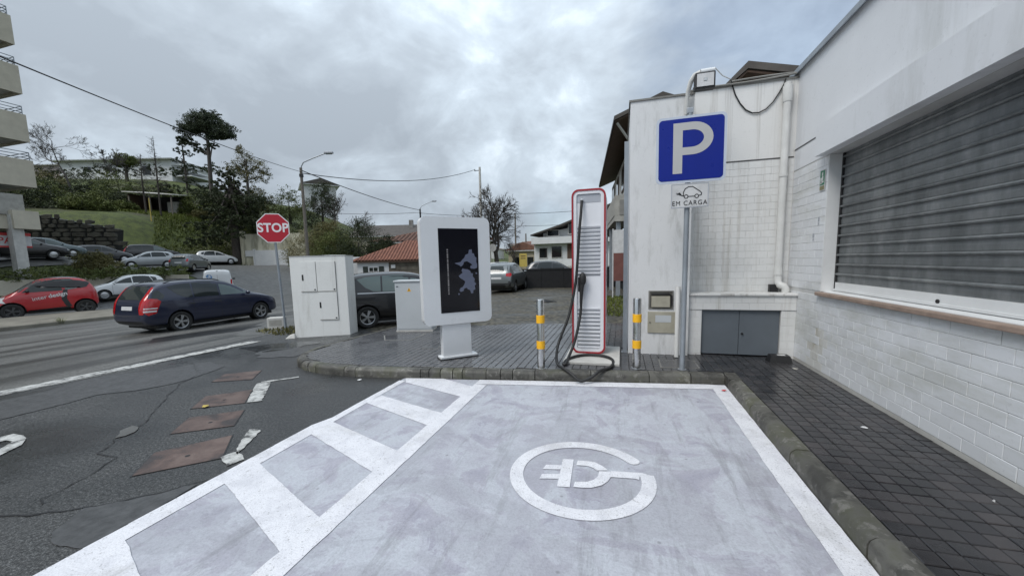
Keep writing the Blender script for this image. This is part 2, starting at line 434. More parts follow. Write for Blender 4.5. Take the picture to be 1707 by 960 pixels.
def link(name, me, parent=None):
    o = bpy.data.objects.new(name, me); COL.objects.link(o)
    if parent is not None: o.parent = parent
    return o
def tag(o, label=None, cat=None, group=None, kind=None):
    for k, v in (('label', label), ('category', cat), ('group', group), ('kind', kind)):
        if v: o[k] = v
    return o
def thing(name, label, cat, loc=(0, 0, 0), rz=0, group=None):
    o = bpy.data.objects.new(name, None); COL.objects.link(o); o.empty_display_size = .1
    o.location = loc; o.rotation_euler = (0, 0, rz)
    return tag(o, label, cat, group)
def struct(o): o['kind'] = 'structure'; return o
def rrect(x0, y0, x1, y1, r, n=5):
    out = []
    for cx, cy, a in ((x1-r, y1-r, 0), (x0+r, y1-r, 90), (x0+r, y0+r, 180), (x1-r, y0+r, 270)):
        for i in range(n+1):
            q = R(a+90*i/n); out.append((cx+r*math.cos(q), cy+r*math.sin(q)))
    return out
def text_mesh(txt, size, offset=0, extrude=.001, align='CENTER', space=1.0):
    cu_ = bpy.data.curves.new('txt', 'FONT'); cu_.body = txt; cu_.size = size; cu_.offset = offset; cu_.extrude = extrude
    cu_.align_x = align; cu_.align_y = 'CENTER'; cu_.space_character = space
    o = bpy.data.objects.new('txt', cu_); COL.objects.link(o)
    dg = bpy.context.evaluated_depsgraph_get()
    me = bpy.data.meshes.new_from_object(o.evaluated_get(dg))
    bpy.data.objects.remove(o); bpy.data.curves.remove(cu_)
    return me
def text_part(txt, size, mat, parent, M, name='lettering', offset=0, sx=1.0, extrude=.001, space=1.0):
    me = text_mesh(txt, size, offset, extrude, space=space)
    me.transform(M @ Matrix.Diagonal((sx, 1, 1, 1))); me.materials.clear(); me.materials.append(MATS[mat]); me.name = name
    return link(name, me, parent)
# frames for lettering: local x to the right, local y up, facing -Y / -X
FACE_Y = Matrix(((1, 0, 0, 0), (0, 0, -1, 0), (0, 1, 0, 0), (0, 0, 0, 1)))

# ---------------------------------------------------------------- terrain
def cl(v, a, b): return np.minimum(np.maximum(v, a), b)
def g0(x, y): return -0.04*cl(-x-5.5, 0, 11) - 0.012*cl(y-7, 0, 16)
CP = [(-40.4,24,1.57),(-45,33.2,1.83),(-34.7,23.5,1.1),(-43,23.3,2.0),(-45.5,27.6,2.3),(-41,17.7,2.4),(-43,17.2,2.5),(-46,20,2.8),
      (-26.5,19.5,-.15),(-42,34,1.62),(-55.2,39.3,7.5),(-51,44.7,8.1),(-47,34.5,2.6),(-49.5,33,3.2),(-53,24.8,3.6),(-49.5,28,3.4),(-58,26.5,7.3),(-53,31,6.6),
      (-66.5,44.8,10.2),(-77,42,12.2),(-126.7,65.7,23.5),(-107,71,23),(-43.4,36.2,1.65),(-38.6,37.3,1.6),(-68,71,14),(-64,48.3,10.6),
      (-22.4,29,-.3),(-21.3,56.6,-.2),(-10.9,54.4,-.3),(-13.9,43,-.25),(-25.5,26.3,-.35),(-31.5,12,-.45),(-32.5,15,-.4),(-30,18.5,-.3),(-36,20.5,1.0),(-36.5,15,.8),
      (-30,54,.4),(-42,50,4.5),(-45,57,6),(-36,46,2.2),(-200,100,38),(-220,300,25),(-130,220,18),(-30,160,1),(20,160,0),(-52,78,6.5),(-58,110,6),(-45,140,3),(-85,150,9),(-75,95,11),(-60,200,4),(-100,130,14),(10,60,-.2),(-30,100,1),(60,150,0),
      (-60,5,3.5),(-110,10,11),(-36,2,.4),(-40,-20,.5),(-90,-40,3),(-20,-20,-.5),(0,-20,0),(20,-20,0),(40,40,-.2),(-60,30,8.4),(-70,20,8),(-90,50,15.5)]
for gx in (-28, -24, -18, -12, -6, 0, 6, 14):
    for gy in (-8, 0, 8, 15, 22): CP.append((gx, gy, float(g0(gx, gy))))
for gx in (-20, -12, -4, 4, 14):
    for gy in (30, 38): CP.append((gx, gy, float(g0(gx, gy))))
CP = np.array(CP, float)
def ker(d2): return np.sqrt(d2 + 6.0)
_D = ((CP[:, None, :2] - CP[None, :, :2])**2).sum(-1)
_W = np.linalg.solve(ker(_D) + np.eye(len(CP))*.05, CP[:, 2] - 1.0)
def ht(x, y):
    x = np.asarray(x, float); y = np.asarray(y, float); sh = np.broadcast(x, y).shape
    xx, yy = np.broadcast_to(x, sh).ravel(), np.broadcast_to(y, sh).ravel()
    out = np.empty(len(xx))
    for i in range(0, len(xx), 20000):
        a = xx[i:i+20000]; b = yy[i:i+20000]
        out[i:i+20000] = ker((a[:, None]-CP[None, :, 0])**2 + (b[:, None]-CP[None, :, 1])**2) @ _W + 1.0
    g = g0(xx, yy); s = cl(np.maximum((-xx-25)/5, (yy-23)/6), 0, 1); s = s*s*(3-2*s)
    far = cl((np.hypot(xx, yy)-250)/150, 0, 1)
    return ((g + s*(out-g))*(1-far) + far*-1.0).reshape(sh)
def hz(x, y): return float(ht(x, y))
# ================================================================ SETTING: ground, road, yard, bay, kerb, pavement
def grid(name, xs, ys, zoff, mat, keep=None):
    X, Y = np.meshgrid(xs, ys); Z = ht(X, Y) + zoff
    nx = len(xs); vs = np.stack([X.ravel(), Y.ravel(), Z.ravel()], 1)
    fs = []
    for j in range(len(ys)-1):
        for i in range(nx-1):
            if keep is None or keep((xs[i]+xs[i+1])/2, (ys[j]+ys[j+1])/2):
                fs.append((j*nx+i, j*nx+i+1, (j+1)*nx+i+1, (j+1)*nx+i))
    mb = MB(); mb.v = [tuple(p) for p in vs]; mb.f = fs
    me = mb.mesh(name, mat)
    bm = bmesh.new(); bm.from_mesh(me); bmesh.ops.delete(bm, geom=[v for v in bm.verts if not v.link_faces], context='VERTS'); bm.to_mesh(me); bm.free()
    me.polygons.foreach_set('use_smooth', [True]*len(me.polygons))
    return struct(link(name, me))
def inpoly(x, y, P):
    c = False; j = len(P)-1
    for i in range(len(P)):
        if (P[i][1] > y) != (P[j][1] > y) and x < (P[j][0]-P[i][0])*(y-P[i][1])/(P[j][1]-P[i][1])+P[i][0]: c = not c
        j = i
    return c
ax = [-1500, -900, -600, -420, -320] + list(np.arange(-260, -130, 8)) + list(np.arange(-130, -36, 2.0)) + list(np.arange(-36, 12.1, 1.0)) + [14, 18, 24, 34, 50, 75, 110, 170, 260, 420, 900, 1500]
ay = [-1500, -700, -300, -150, -80, -50, -30, -20, -14] + list(np.arange(-10, 60, 1.0)) + list(np.arange(60, 120, 3.0)) + list(np.arange(120, 260, 8)) + [280, 330, 420, 600, 900, 1500]
grid('ground', np.array(ax), np.array(ay), -.03, 'terrain')
# road and forecourt asphalt
YARD = [(-4.9, 7.0), (.3, 8.6), (.3, 26.5), (-13, 26.5), (-13, 19), (-8.2, 10.0), (-6.6, 8.3)]
EX = [-8.0, -5.5, -16.5, -24, -20]
xs = sorted(set([round(v, 3) for v in np.arange(-35, 3.01, .5)] + EX)); ys = sorted(set([round(v, 3) for v in np.arange(-9, 40.01, .5)] + [7.0, 23.0]))
ROADP = [(3, -9), (3, 6.3), (.4, 8), (-6.4, 8.2), (-13.3, 18), (-13.3, 40), (-22, 40), (-26, 26), (-30.5, 22), (-34.5, 16), (-34.5, -9)]
grid('asphalt_road', xs, ys, .0, 'asphalt', lambda x, y: inpoly(x, y, ROADP))
grid('worn_carriageway', [v for v in xs if -24.01 <= v <= -7.99], [v for v in ys if v <= 30], .004, 'carriageway', lambda x, y: inpoly(x, y, ROADP) and x < -8.0 - max(0, y-7)*.35)
grid('side_road', np.arange(-52, -21, .5), np.arange(14, 45, .5), .012, 'asphalt_old', lambda x, y: inpoly(x, y, [(-24, 19), (-28.5, 19.5), (-35.5, 24.5), (-38.5, 22.5), (-39.5, 14.5), (-50, 14.5), (-50, 25), (-49, 30.5), (-45, 35.5), (-39, 37), (-30, 32), (-23, 27)]))
grid('cobbled_yard', np.arange(-13, .31, .25), np.arange(6.5, 26.6, .25), .006, 'cobble', lambda x, y: inpoly(x, y, YARD))

# --- sheets painted on the asphalt
def sheet(name, mat, polys, z, follow=False, parent=None):
    mb = MB()
    for P in polys: mb.add([(x, y, (hz(x, y) if follow else 0)+z) for x, y in P], [tuple(range(len(P)))])
    o = mb.build(name, mat, parent)
    return o if parent else struct(o)
BAYL, BAYR, HATCH = -1.72, 1.168, -2.79
FRONT = lambda x: 4.455 + (x+1.6)*.1405           # far edge of the painted bay
sheet('bay_surface', 'bay_grey', [[(HATCH, -1.5), (BAYR, -1.5), (BAYR, FRONT(BAYR)), (-1.7, FRONT(-1.7)), (-2.72, 4.30)]], .005)
mk = bpy.data.objects.new('bay_markings', None); COL.objects.link(mk); struct(mk)
wig = random.Random(3)
def rough_edge(P, j=.003, step=.05):
    out = []
    for a, b in zip(P, P[1:]+P[:1]):
        n = max(1, int(math.dist(a, b)/step))
        for i in range(n): out.append((a[0]+(b[0]-a[0])*i/n+wig.uniform(-j, j), a[1]+(b[1]-a[1])*i/n+wig.uniform(-j, j)))
    return out
def strip(x0, x1, y0, y1, n=90):
    """painted band along y with slightly uneven edges"""
    a = [(x0+wig.uniform(-.0035, .0035), y0+(y1-y0)*i/n) for i in range(n+1)]; b = [(x1+wig.uniform(-.0035, .0035), y0+(y1-y0)*i/n) for i in range(n+1)]
    return [[a[i], b[i], b[i+1], a[i+1]] for i in range(n)]
sheet('bay_line', 'road_white', strip(1.005, BAYR-.004, -1.5, FRONT(1.08)-.02), .009, parent=mk)
fr = [(-1.72+i*(1.005+1.72)/20) for i in range(21)]
sheet('bay_line', 'road_white', [[(fr[i], FRONT(fr[i])-.175+wig.uniform(-.0035, .0035)), (fr[i+1], FRONT(fr[i+1])-.175), (fr[i+1], FRONT(fr[i+1])-.004), (fr[i], FRONT(fr[i])-.004)] for i in range(20)], .009, parent=mk)
sheet('bay_line', 'road_white', strip(BAYL, BAYL+.155, -1.5, 4.262), .009, parent=mk)
# hatched strip: outer line plus diagonal bars between the grey cells
cells = [[(-2.2, 4.385), (-1.726, 4.45), (-1.726, 4.17)], [(-2.575, 4.126), (-1.722, 3.815), (-1.722, 3.342), (-2.582, 3.666)],
         [(-2.61, 3.409), (-1.722, 3.047), (-1.722, 2.557), (-2.61, 2.928)], [(-2.636, 2.649), (-1.722, 2.234), (-1.722, 1.724), (-2.677, 2.177)],
         [(-2.642, 1.874), (-1.722, 1.448), (-1.722, .93), (-2.66, 1.34)], [(-2.66, 1.04), (-1.722, .62), (-1.722, .1), (-2.66, .52)], [(-2.66, .2), (-1.722, -.2), (-1.722, -.75), (-2.66, -.32)]]
sheet('bay_line', 'road_white', [[(-2.79+wig.uniform(-.0035, .0035)+(.06 if y0 > 2.9 else 0), y0), (-2.64, y0), (-2.64, y0+.2), (-2.79+wig.uniform(-.0035, .0035)+(.06 if y0 > 2.7 else 0), y0+.2)] for y0 in np.arange(-1.4, 4.2, .2)], .0085, parent=mk)
def bar(lo, hi):      # lo: lower cell's top edge, hi: upper cell's bottom edge
    return [(lo[0][0]-.04, lo[0][1]+.01), (lo[1][0]+.01, lo[1][1]), (hi[2][0]+.01, hi[2][1]), (hi[3][0]-.04, hi[3][1]-.01)]
for i in range(1, len(cells)-1): sheet('hatch_bar', 'road_white', [rough_edge(bar(cells[i+1], cells[i]))], .0092, parent=mk)
sheet('hatch_bar', 'road_white', [[(-2.70, 4.30), (-2.60, 4.14), (-1.715, 3.815), (-1.715, 4.17), (-2.2, 4.385)]], .0092, parent=mk)
# charging emblem: open ring whose tail leads into a plug
ring = thing('charging_emblem', 'white painted charging emblem of a plug inside an open ring on the grey bay', 'road marking', (0, 0, 0))
RC = (-.262, 2.556); RO, RI = .487, .395
pts_o, pts_i = [], []
a0, a1 = 38, 372       # degrees, anticlockwise from +x; gap on the right
k = 60
for i in range(k+1):
    q = R(a0+(a1-a0)*i/k); pts_o.append((RC[0]+RO*1.02*math.cos(q), RC[1]+RO*.985*math.sin(q))); pts_i.append((RC[0]+RI*1.02*math.cos(q), RC[1]+RI*.97*math.sin(q)))
def cap(o, i, rev):
    cx, cy = (o[0]+i[0])/2, (o[1]+i[1])/2; r = math.dist(o, i)/2; a = math.atan2(o[1]-cy, o[0]-cx)
    return [(cx+r*math.cos(a-rev*math.pi*t/6), cy+r*math.sin(a-rev*math.pi*t/6)) for t in range(0, 7)]
mb = MB()
for i in range(k): mb.add([(*pts_o[i], .0095), (*pts_o[i+1], .0095), (*pts_i[i+1], .0095), (*pts_i[i], .0095)], [(0, 1, 2, 3)])
c0 = cap(pts_o[0], pts_i[0], 1); mb.add([(*p, .0095) for p in c0], [tuple(range(len(c0)))])
mb.build('ring', 'road_white', ring)
c1 = cap(pts_o[-1], pts_i[-1], -1)
sheet('ring_tail', 'road_white', [[(pts_o[-1][0]-.0, pts_o[-1][1]), (.2, 2.655), (.145, 2.672), (-.061, 2.648), (-.064, 2.570), (.10, 2.588), (.125, 2.58), (pts_i[-1][0], pts_i[-1][1])]], .0101, parent=ring)
sheet('plug', 'road_white', [[(-.413, 2.735), (-.333, 2.745), (-.317, 2.385), (-.400, 2.375)], [(-.531, 2.437), (-.526, 2.497), (-.406, 2.528), (-.404, 2.466)], [(-.534, 2.56), (-.52, 2.625), (-.41, 2.645), (-.409, 2.585)]], .0101, parent=ring)
sheet('plug_cap', 'road_white', [[(-.303, 2.738), (-.235, 2.748), (-.176, 2.742), (-.12, 2.70), (-.079, 2.652), (-.156, 2.632), (-.182, 2.66), (-.225, 2.678), (-.306, 2.67)]], .0101, parent=ring)
sheet('plug_cap', 'road_white', [[(-.295, 2.393), (-.235, 2.398), (-.177, 2.412), (-.115, 2.455), (-.078, 2.51), (-.061, 2.567), (-.063, 2.64), (-.14, 2.625), (-.145, 2.56), (-.17, 2.51), (-.21, 2.475), (-.291, 2.455)]], .0106, parent=ring)

# --- older road markings, cracks, patches
rm = bpy.data.objects.new('road_markings', None); COL.objects.link(rm); struct(rm)
def along(p, q, wd, n):
    (x0, y0), (x1, y1) = p, q; L = math.dist(p, q); nx, ny = -(y1-y0)/L*wd/2, (x1-x0)/L*wd/2; out = []
    for i in range(n):
        a, b = i/n, (i+1)/n
        P = lambda t, s: (x0+(x1-x0)*t+nx*s, y0+(y1-y0)*t+ny*s)
        out.append([P(a, -1), P(b, -1), P(b, 1), P(a, 1)])
    return out
sheet('edge_line', 'road_white_old', along((-8.9, -4.0), (-7.43, 6.2), .33, 40), .0095, True, rm)
sheet('edge_line_thin', 'road_white_old', along((-8.0, 1.2), (-7.45, 4.4), .03, 16), .0075, True, rm)
for P in ([(-3.99, 3.14), (-3.86, 3.22), (-4.37, 3.80), (-4.50, 3.70)], [(-4.47, 3.74), (-4.50, 3.78), (-4.20, 4.07), (-4.16, 4.04)], [(-3.06, 2.28), (-2.95, 2.20), (-3.18, 2.62), (-3.30, 2.60)],
          [(-2.86, 2.05), (-2.82, 2.16), (-3.0, 2.25), (-3.05, 2.14)]):
    sheet('worn_dash', 'road_white_old', [rough_edge(P, .007, .04)], .0075, True, rm)
arc = [(-5.6, 1.89), (-5.45, 1.93), (-5.43, 2.01), (-5.28, 2.01), (-5.16, 1.98), (-5.01, 1.89), (-4.96, 1.81), (-4.9, 1.72), (-4.79, 1.59)]
arc2 = [(-5.45, 1.83), (-5.3, 1.88), (-5.29, 1.91), (-5.2, 1.91), (-5.19, 1.91), (-5.17, 1.88), (-5.11, 1.83), (-5.09, 1.8), (-5.09, 1.7)]
sheet('worn_arrow', 'road_white_old', [[arc[i], arc[i+1], arc2[i+1], arc2[i]] for i in range(len(arc)-1)], .0075, True, rm)
simple('crack_dark', (.014, .014, .015), .6, .3, 15)
def crack(pts, wd, seed, name='crack', mat='tar'):
    r_ = random.Random(seed); fine = []
    for a, b in zip(pts, pts[1:]):
        n = max(2, int(math.dist(a, b)/.07))
        for i in range(n): fine.append((a[0]+(b[0]-a[0])*i/n+r_.uniform(-.026, .026), a[1]+(b[1]-a[1])*i/n+r_.uniform(-.026, .026)))
    fine.append(pts[-1]); polys = []; ws = [wd*r_.uniform(.3, 1.3) for _ in fine]
    for i in range(len(fine)-1):
        (x0, y0), (x1, y1) = fine[i], fine[i+1]; L = math.dist(fine[i], fine[i+1]) or 1; nx, ny = -(y1-y0)/L, (x1-x0)/L
        polys.append([(x0-nx*ws[i], y0-ny*ws[i]), (x1-nx*ws[i+1], y1-ny*ws[i+1]), (x1+nx*ws[i+1], y1+ny*ws[i+1]), (x0+nx*ws[i], y0+ny*ws[i])])
    sheet(name, mat, polys, .0062, True, rm)
crack([(-4.6, .95), (-3.69, 1.26), (-3.49, 1.32), (-3.29, 1.445), (-3.10, 1.56), (-2.93, 1.74), (-2.81, 1.87)], .007, 1, mat='crack_dark')
crack([(-3.62, 1.38), (-3.71, 1.52), (-3.78, 1.78), (-3.9, 1.92), (-4.12, 1.97), (-4.32, 2.18), (-4.45, 2.42), (-4.96, 2.91), (-5.55, 3.5), (-5.8, 3.9)], .005, 2, mat='crack_dark')
crack([(-5.8, 3.9), (-6.6, 4.4), (-7.3, 4.6)], .004, 5, mat='crack_dark')
crack([(-12.0, -2), (-11.09, 4.08), (-10.88, 4.5), (-10.78, 5.24), (-10.58, 6.46), (-10.2, 8)], .03, 3)
crack([(-9.3, 6.6), (-8.9, 7.3), (-9.2, 8.4), (-10.6, 10)], .025, 4)
sheet('patch', 'asphalt_old', [[(-4.347, 2.176), (-4.42, 2.25), (-4.501, 2.296), (-4.521, 2.403), (-4.424, 2.397), (-4.37, 2.36), (-4.324, 2.31), (-4.31, 2.23)]], .0066, True, rm)
sheet('patch', 'asphalt_old', [[(-8.2, 6.9), (-8.9, 6.8), (-9.9, 8.1), (-11.4, 10.3), (-10.2, 11.4), (-8.9, 9.7), (-8.35, 8.3)]], .0088, True, rm)
sheet('patch', 'tar', [[(-10.4, 6.0), (-11.2, 6.6), (-10.9, 7.6), (-9.9, 8.6), (-9.6, 7.6)]], .0084, True, rm)

simple('asphalt_damp', (.030, .031, .033), .2, .3, 3, bump=.25, bscale=40); simple('asphalt_patch', (.062, .063, .064), .5, .35, 14, bump=.4, bscale=40)
def lump(cx, cy, rx, ry, seed, n=40):
    q = random.Random(seed); ph = [q.uniform(0, 6.28) for _ in range(5)]; out = []
    for i in range(n):
        t = 2*math.pi*i/n; k_ = 1+.22*math.sin(2*t+ph[0])+.16*math.sin(3*t+ph[1])+.10*math.sin(5*t+ph[2])+.06*math.sin(9*t+ph[3]); out.append((cx+rx*k_*math.cos(t), cy+ry*k_*math.sin(t)))
    return out
for i, (cx, cy, rx, ry, m_) in enumerate(((-6.3, 5.7, .75, .35, 'asphalt_damp'), (-5.6, 5.3, .5, .5, 'asphalt_patch'), (-6.6, 3.2, .8, 1.2, 'asphalt_patch'), (-5.6, 1.3, .6, .35, 'asphalt_damp'))):
    sheet('patch', m_, [lump(cx, cy, rx, ry, i)], .0052+.0002*i, True, rm)
sheet('patch', 'asphalt_patch', [rough_edge([(-3.27, 1.44), (-3.08, 1.57), (-2.93, 1.73), (-2.83, 1.82), (-2.80, 1.55), (-2.80, 1.2), (-3.0, 1.18), (-3.15, 1.24)], .006, .05)], .0050, True, rm)
# --- kerb of single stones
kerb = bpy.data.objects.new('kerb', None); COL.objects.link(kerb); struct(kerb)
KH = .12
def kerb_run(path, joints, wd=.125, seed=1):
    """path: foot line on the road side, pavement on its left; joints: arc lengths"""
    P = [Vector((x, y)) for x, y in path]; S = [0]
    for a, b in zip(P, P[1:]): S.append(S[-1]+(b-a).length)
    def at(s):
        for i in range(len(P)-1):
            if s <= S[i+1] or i == len(P)-2:
                t = (s-S[i])/(S[i+1]-S[i]); return P[i].lerp(P[i+1], t), i
    def nrm(s):
        a, _ = at(max(0, s-.08)); b, _ = at(min(S[-1], s+.08)); t = (b-a).normalized(); return Vector((-t.y, t.x))
    r_ = random.Random(seed)
    for j0, j1 in zip(joints, joints[1:]):
        g = .005; ss = [j0+g] + [s for s in S if j0+g+.03 < s < j1-g-.03] + [j1-g]
        if len(ss) == 2 and j1-j0 > .5: ss.insert(1, (j0+j1)/2)
        dz = r_.uniform(-.004, .004); dn = r_.uniform(-.004, .004)
        prof = [(0, -.08), (0, .075), (.008, .098), (.03, KH-.004), (.045, KH), (wd, KH), (wd, -.08)]
        mb = MB(); k = len(prof)
        for s in ss:
            p, _ = at(s); n = nrm(s)
            for d, z in prof: mb.v.append((p.x+n.x*(d+dn), p.y+n.y*(d+dn), z+(dz if z > 0 else 0)))
        for i in range(len(ss)-1):
            for q in range(k): mb.f.append((i*k+q, i*k+(q+1) % k, (i+1)*k+(q+1) % k, (i+1)*k+q))
        mb.f += [tuple(range(k)), tuple(range((len(ss)-1)*k, len(ss)*k))]
        mb.build('kerb_stone', 'kerb', kerb, smooth=40)
    return S
ry = [-1.5, -.6, .33, 1.24, 2.144, 3.05, 3.94]
# the right-hand run goes up along the bay: pavement on its right, so walk it downwards
kerb_run([(1.172, 4.70), (1.172, -1.5)], [0] + [4.70-v for v in ry[::-1]], seed=4)
FP = [(-4.80, 7.6), (-4.84, 7.0), (-4.95, 6.2), (-4.985, 5.6), (-4.97, 5.15), (-4.90, 4.83), (-4.77, 4.62), (-4.60, 4.47), (-4.40, 4.37), (-4.15, 4.285), (-3.9, 4.25), (-3.43, 4.243), (-2.5, 4.335), (-1.96, 4.42), (-1.03, 4.552), (1.10, 4.852), (1.172, 4.862)]
_S = [0]
for a, b in zip(FP, FP[1:]): _S.append(_S[-1]+math.dist(a, b))
def s_at_x(xv):
    for i in range(10, len(FP)-1):
        if FP[i][0] <= xv <= FP[i+1][0]: return _S[i]+(xv-FP[i][0])/(FP[i+1][0]-FP[i][0])*(_S[i+1]-_S[i])
js = [0, .9, 1.7, 2.3, 2.62, 2.86, 3.06, 3.24, 3.42, 3.60, 3.78]
js += [s_at_x(v) for v in (-3.61, -3.43, -2.505, -2.39, -2.24, -2.08, -1.955, -1.645, -1.464, -1.31, -1.03, -.35, .33, .80)] + [_S[-1]]
kerb_run(FP, js, seed=9)
# corner stone where the two runs meet
MB().prism([(1.174, 4.705), (1.30, 4.705), (1.30, 4.98), (1.18, 4.98), (1.174, 4.87)], -.08, .119).build('kerb_stone', 'kerb', kerb)
sheet('worn_dash', 'road_white', [[(-2.72, 4.325), (-2.50, 4.345), (-2.51, 4.375), (-2.73, 4.355)]], .011, parent=mk)

# --- pavement: sand bed, the 300 nearest paving stones one by one, the others joined
pav = struct(MB().prism([(1.30, -1.5), (2.3, -1.5), (2.3, 6.1), (.05, 6.1), (.05, 8.5), (-1.27, 8.22), (-2.11, 8.08), (-2.78, 7.8), (-4.7, 7.3)] + [(x+.10 if x < -4 else x, y+.11) for x, y in FP[1:]] + [(1.30, 4.98)], -.08, .108).build('pavement', 'paver_joint'))
INNER = [(1.302, -1.5), (2.206, -1.5), (2.206, 6.0), (.09, 6.0), (.05, 8.45), (-1.27, 8.2), (-2.11, 8.05), (-2.78, 7.78), (-4.66, 7.25)]
for i, (x, y) in enumerate(FP[1:-1], 1):
    t = (Vector(FP[i+1])-Vector(FP[i-1])).normalized(); INNER.append((x-t.y*.130, y+t.x*.130))
INNER += [(1.17, 4.99), (1.302, 4.99)]
S_ = .1; stones = []; field = MB(); pr = random.Random(11)
one = MB().add([(-.047, -.047, -.02), (.047, -.047, -.02), (.047, .047, -.02), (-.047, .047, -.02), (-.047, -.047, .008), (.047, -.047, .008), (.047, .047, .008), (-.047, .047, .008), (-.043, -.043, .012), (.043, -.043, .012), (.043, .043, .012), (-.043, .043, .012)],
    [(8, 9, 10, 11), (4, 5, 9, 8), (5, 6, 10, 9), (6, 7, 11, 10), (7, 4, 8, 11), (0, 1, 5, 4), (1, 2, 6, 5), (2, 3, 7, 6), (3, 0, 4, 7)])
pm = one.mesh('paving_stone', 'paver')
for iy in range(-15, 85):
    for ix in range(-49, 22):
        cx, cy = 1.352+(ix-13)*S_+13*0, .05+iy*S_
        if not inpoly(cx, cy, INNER): continue
        if all(inpoly(cx+a, cy+b, INNER) for a in (-.047, .047) for b in (-.047, .047)): stones.append((cx, cy, None))
        else:
            bm = bmesh.new(); vs = [bm.verts.new((cx+a, cy+b, 0)) for a, b in ((-.047, -.047), (.047, -.047), (.047, .047), (-.047, .047))]; bm.faces.new(vs)
            for i in range(len(INNER)):
                a, b = Vector(INNER[i]), Vector(INNER[(i+1) % len(INNER)])
                ab = (b-a)
                if ab.length < 1e-6: continue
                t = ((Vector((cx, cy))-a).dot(ab))/ab.length_squared
                if -.02 <= t <= 1.02 and ((a+ab*max(0, min(1, t)))-Vector((cx, cy))).length < .08:
                    nn_ = Vector((ab.y, -ab.x, 0)).normalized()
                    bmesh.ops.bisect_plane(bm, geom=bm.verts[:]+bm.edges[:]+bm.faces[:], plane_co=(a.x, a.y, 0), plane_no=nn_, clear_outer=inpoly(cx-nn_.x*.001, cy-nn_.y*.001, INNER), clear_inner=False)
            for f in bm.faces:
                P = [(v.co.x, v.co.y) for v in f.verts]
                field.prism(P, .09, .1195)
            bm.free()
near = [s for s in stones if s[0] > 1.28 and s[1] > 1.75]
near.sort(key=lambda s: math.hypot(s[0], s[1]))
near = near[:298]; ns = set((s[0], s[1]) for s in near)
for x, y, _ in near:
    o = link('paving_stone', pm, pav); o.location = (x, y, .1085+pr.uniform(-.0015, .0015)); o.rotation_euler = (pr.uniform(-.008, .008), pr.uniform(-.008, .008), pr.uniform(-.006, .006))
for x, y, _ in stones:
    if (x, y) in ns: continue
    dz = .1085+pr.uniform(-.0015, .0015)
    field.add([(a+x, b+y, c+dz) for a, b, c in one.v], one.f)
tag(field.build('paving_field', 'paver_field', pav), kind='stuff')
# ================================================================ WAREHOUSE with roller shutter (right)
WX = 2.21; OY = 5.23
wh = thing('warehouse', 'white brick warehouse with a grey roller shutter along the right edge', 'building', (2.21, 2, 0))
mb = MB()
mb.box(2.215, -6, 0, 2.60, OY, 1.02); mb.box(2.215, OY, 0, 2.60, 6.6, 3.86); mb.box(2.215, -6, 2.59, 2.60, OY, 3.86); mb.box(2.60, -6, 0, 9, 6.6, 3.80)
mb.build('wall', 'joint_white', wh, w=True)
MB().box(2.2105, -6, 2.60, 2.2145, 6.149, 3.859).build('render_panel', 'wall_paint', wh, w=True)
MB().box(2.10, -6, 2.59, 2.2085, 5.30, 2.915).build('lintel_beam', 'wall_paint', wh, w=True)
MB().box(2.17, -6, 3.862, 2.62, 6.62, 3.895).box(2.165, -6, 3.83, 2.18, 6.62, 3.861).build('coping', 'pole_grey', wh, w=True)
MB().box(2.206, 5.302, 2.862, 2.2095, 6.148, 2.876).build('groove', 'dark_line', wh, w=True)
MB().box(2.2118, -6, .09, 2.2148, 6.148, .148).build('plinth', 'concrete_pale', wh, w=True)
# sill, frame, slats
MB().bbox(2.165, -6, 1.018, 2.236, OY+.03, 1.058, .008).build('sill', 'sill_stone', wh, w=True)
MB().add([(2.237, -6, 1.02), (2.237, OY-.002, 1.02), (2.36, OY-.002, 1.02), (2.36, -6, 1.02), (2.237, -6, 1.062), (2.237, OY-.002, 1.062), (2.36, OY-.002, 1.078), (2.36, -6, 1.078)], [(0, 3, 2, 1), (4, 5, 6, 7), (0, 1, 5, 4), (1, 2, 6, 5), (2, 3, 7, 6), (3, 0, 4, 7)]).build('frame_sill', 'frame_white', wh, w=True)
MB().box(2.212, OY-.012, 1.064, 2.345, OY-.001, 2.588).build('jamb', 'frame_white', wh, w=True)
MB().box(2.332, OY-.042, 1.064, 2.385, OY-.014, 2.588).build('guide_rail', 'dark_void', wh, w=True)
sh = thing('roller_shutter', None, None, (2.35, 0, 0)); sh.parent = wh; sh.location = (2.35-2.21, -2, 0)
for k_ in ('label', 'category'):
    if k_ in sh: del sh[k_]
prof = [(.0, .0), (-.003, .040), (0, .074), (-.016, .079), (-.022, .090), (-.016, .101), (.006, .106), (.012, .106), (.012, 0)]
sm = MB(); n = len(prof)
sm.add([(a, y, z) for y in (-6, OY-.02) for a, z in prof], [(i, (i+1) % n, n+(i+1) % n, n+i) for i in range(n)] + [tuple(range(n)), tuple(range(n, 2*n))])
slat = sm.mesh('slat', 'shutter_metal')
for i in range(14):
    o = link('slat', slat, sh); o.location = (rng.uniform(-.0015, .0015), 0, 1.174+.107*i)
MB().box(-.018, -6, 1.080, .02, OY-.02, 1.172).box(-.034, -6, 1.079, -.0185, OY-.02, 1.10).build('bottom_bar', 'frame_white', sh)
MB().lathe([(.0, 0), (.016, 0), (.016, .012), (0, .012)], 12, 'x', (-.026, 3.70, 1.115), cap=False).build('lock', 'black', sh)
